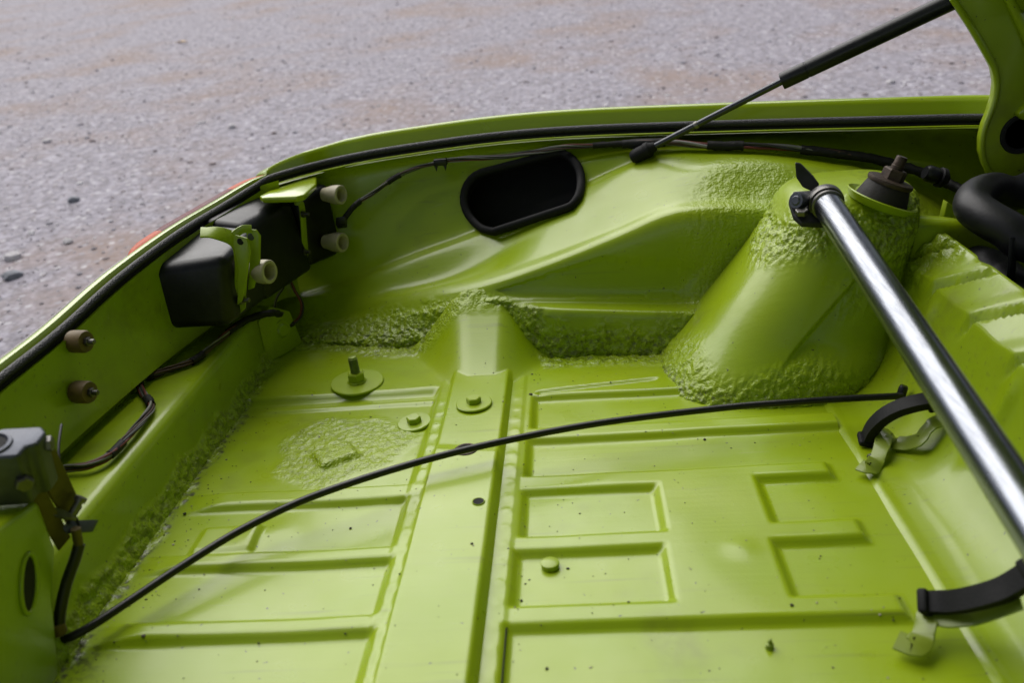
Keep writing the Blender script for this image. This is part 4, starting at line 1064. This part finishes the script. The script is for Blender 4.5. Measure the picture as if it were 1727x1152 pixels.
# strut top mount: dished ring, rubber bush, washer, nut, rod
mo = np.array((0.3056, 0.8680, 0.1769)); ma = np.array((.36, -.04, .93)); ma /= np.linalg.norm(ma)
sm_ = thing('strut_mount', 'dark rubber strut top mount with rusty washer and nut on the tower', 'strut mount', tuple(mo))
lathe('dish', [(.024, -.004), (.0310, -.002), (.0350, .0030), (.0362, .0055), (.0350, .0064), (.0300, .0035), (.0235, .001), (.0, .000)], tuple(mo), tuple(ma), PAINT_B, sm_, 56)
lathe('bush', [(.0262, .001), (.0258, .004), (.0238, .011), (.0215, .0185), (.0205, .0205), (0, .0205)], tuple(mo), tuple(ma), BUSH, sm_, 44)
lathe('washer', [(.0, .0262), (.0195, .0256), (.0224, .0246), (.0228, .0222), (.0220, .0202), (.018, .0196), (0, .0196)], tuple(mo), tuple(ma), RUST, sm_, 44)
hexa('nut', .0118, .0105, tuple(mo + ma*.0255), tuple(ma), RUST, sm_, .4)
lathe('rod_end', [(.0, .0), (.0062, .0), (.0062, .004), (.0056, .0045), (.0054, .0125), (.0048, .0134), (0, .0134)], tuple(mo + ma*.0355), tuple(ma), RUST, sm_, 20)

# ------------------------------------------------------------------ gas strut
g0, g1, g2 = np.array((0.0810, 1.0880, 0.1991)), np.array((0.2449, 1.0400, 0.2806)), np.array((0.4128, 0.9980, 0.3553))
gd = g2 - g1; gl = np.linalg.norm(gd); gd /= gl
gs = thing('gas_strut', 'black gas strut propping the trunk lid above the side panel', 'gas strut', tuple(g0))
lathe('cylinder', [(.0045, .0), (.0092, .0), (.0097, .001), (.0097, .0285), (.0092, .0290), (.0092, .0300), (.0097, .0305), (.0097, gl + .12), (.004, gl + .124)], tuple(g1), tuple(gd), BLACKP, gs, 36)
rd = g1 - g0; rl = np.linalg.norm(rd); rd /= rl
lathe('rod', [(.0040, .012), (.0040, rl + .004), (0, rl + .004)], tuple(g0), tuple(rd), simple('rod_steel', (.05, .052, .058), .25, metal=.8, var=.1), gs, 24)
lathe('rod_ring', [(.0042, rl*.42), (.0047, rl*.425), (.0047, rl*.44), (.0042, rl*.445)], tuple(g0), tuple(rd), STEEL, gs, 20)
lathe('socket', [(.0, -.012), (.0060, -.0115), (.0086, -.008), (.0092, -.002), (.0090, .008), (.0098, .009), (.0098, .014), (.0080, .0155), (.0058, .021), (.0046, .0225), (.0, .0225)], tuple(g0 + rd*.004), tuple(rd), RUBBER, gs, 30)
lathe('ball_stud', [(.0, 0), (.0048, 0), (.0048, .03), (0, .03)], tuple(g0 + np.array((0, .001, -.001))), (.1, 1, -.1), STEEL, gs, 16)

# ------------------------------------------------------------------ rubber hold-down straps on their brackets
def hold_down(label, path, capA, capB, w, bracket, foot, bw, eye, group):
    s = thing('hold_down_strap', label, 'strap', tuple(path[0]), group)
    C = crs(path, 10)
    wv = np.array(w); wl_ = np.linalg.norm(wv)
    T = np.gradient(C, axis=0); T /= np.linalg.norm(T, axis=1)[:, None]
    Wd = wv/wl_ - (T @ (wv/wl_))[:, None]*T; Wd /= np.linalg.norm(Wd, axis=1)[:, None]
    Nn = np.cross(T, Wd)
    h = .0046
    sec = [(-.5, -.5), (.5, -.5), (.5, .35), (.42, .5), (.30, .5), (.27, .32), (.18, .32), (.15, .5), (-.15, .5), (-.18, .32), (-.27, .32), (-.30, .5), (-.42, .5), (-.5, .35)]
    S = np.array([(a*wl_, -b*2*h) for a, b in sec])
    V = (C[:, None] + S[None, :, :1]*Wd[:, None] + S[None, :, 1:]*Nn[:, None]).reshape(-1, 3)
    m = len(S)
    F_ = [list(f) for f in grid_faces(len(C), m, False, True)] + [list(range(m))[::-1], list(range((len(C)-1)*m, len(C)*m))]
    o = mk('strap', V, F_, RUBBER, s, 30)
    bmx = bmesh.new(); bmx.from_mesh(o.data); bmesh.ops.recalc_face_normals(bmx, faces=bmx.faces); bmx.to_mesh(o.data); bmx.free()
    for i, L_ in ((0, capA), (-1, capB)):
        if L_: box('end_block', tuple(C[i]), (L_, wl_*1.18, h*3.4), RUBBER, s, (T[i], Wd[i], Nn[i]), .0022, 3)
    for q in bracket:
        strip('bracket', q, bw, .0018, PAINT_D, s, 4, .22)
    lathe('rivet', [(.0, .0016), (.0020, .0014), (.0028, .0004), (.0030, -.001)], eye, (-.75, -.55, .3), STEEL, s, 16)
    if foot: prism('bracket_foot', foot, (0, 0, .0018), PAINT_B, s, .0005, 1)
hold_down('black rubber strap on a bent green bracket, far one near the tower',
          [(0.2530, 0.7038, 0.0004), (0.2560, 0.6999, 0.0148), (0.2620, 0.6931, 0.0291), (0.2720, 0.6876, 0.0397), (0.2850, 0.6834, 0.0464), (0.2980, 0.6828, 0.0488)], .006, .010, (.002, .013, .004),
          [[(0.2329, 0.6598, 0.0020), (0.2399, 0.6533, 0.0020), (0.2500, 0.6688, 0.0004), (0.2580, 0.6804, 0.0057), (0.2660, 0.6961, 0.0102), (0.2700, 0.6967, 0.0084), (0.2720, 0.6896, 0.0050), (0.2780, 0.6787, 0.0097), (0.2850, 0.6673, 0.0195), (0.2900, 0.6714, 0.0251), (0.2960, 0.6730, 0.0309), (0.3050, 0.6763, 0.0332)]],
          None, (.002, .014, .003), (0.2470, 0.6765, -0.0011), 'hold-down straps along the bulkhead')
hold_down('black rubber strap on a bent green bracket, near one at the right edge',
          [(0.2140, 0.4650, 0.0163), (0.2220, 0.4597, 0.0209), (0.2300, 0.4501, 0.0300), (0.2400, 0.4427, 0.0400), (0.2500, 0.4397, 0.0479), (0.2620, 0.4363, 0.0622)], .007, .011, (.000, .0125, .006),
          [[(0.1903, 0.4478, 0.0020), (0.2000, 0.4410, 0.0020), (0.2070, 0.4490, 0.0031), (0.2120, 0.4568, 0.0087), (0.2160, 0.4610, 0.0108), (0.2240, 0.4536, 0.0139), (0.2360, 0.4486, 0.0197), (0.2460, 0.4418, 0.0313), (0.2560, 0.4361, 0.0425)]],
          None, (.000, .0150, .003), (0.2085, 0.4599, 0.0022), 'hold-down straps along the bulkhead')

# ------------------------------------------------------------------ hoses beyond the bulkhead
h1_ = thing('thick_hose', 'thick black rubber hose bent back on itself behind the bulkhead flange', 'hose', (0.3923, 0.8600, 0.1735))
tube('hose', [(.655, .93, .20), (.55, .93, .197), (0.4684, 0.9150, 0.1652), (0.4322, 0.9050, 0.1716), (0.4076, 0.8850, 0.1722), (0.3911, 0.8550, 0.1700), (0.3935, 0.8320, 0.1652), (0.4063, 0.8120, 0.1570), (0.4243, 0.7960, 0.1454), (.50, .75, .135), (.58, .71, .11), (.655, .69, .09)], .0180, HOSE, h1_, n=10, seg=28)
h2_ = thing('lower_hose', 'dark hose lying low behind the ribbed bulkhead flange', 'hose', (0.4055, 0.8200, 0.1056))
tube('hose', [(.40, .93, .09), (0.4090, 0.8600, 0.1042), (0.4161, 0.8300, 0.1013), (0.4200, 0.8000, 0.0934), (.47, .74, .05), (.56, .70, .02), (.655, .68, .0)], .021, HOSE, h2_, n=8, seg=24)
b2 = thing('engine_bracket', 'upright black bar behind the hoses at the right edge', 'bracket', (0.4069, 0.7900, 0.1159))
prism('bar', [(0.3972, 0.7900, 0.1572), (0.4046, 0.7900, 0.1566), (0.4080, 0.7900, 0.1158), (0.4039, 0.7900, 0.0982), (0.3993, 0.7900, 0.0998), (0.3996, 0.7900, 0.1223)], (.006, .012, 0), BLACKP, b2, .002, 2)
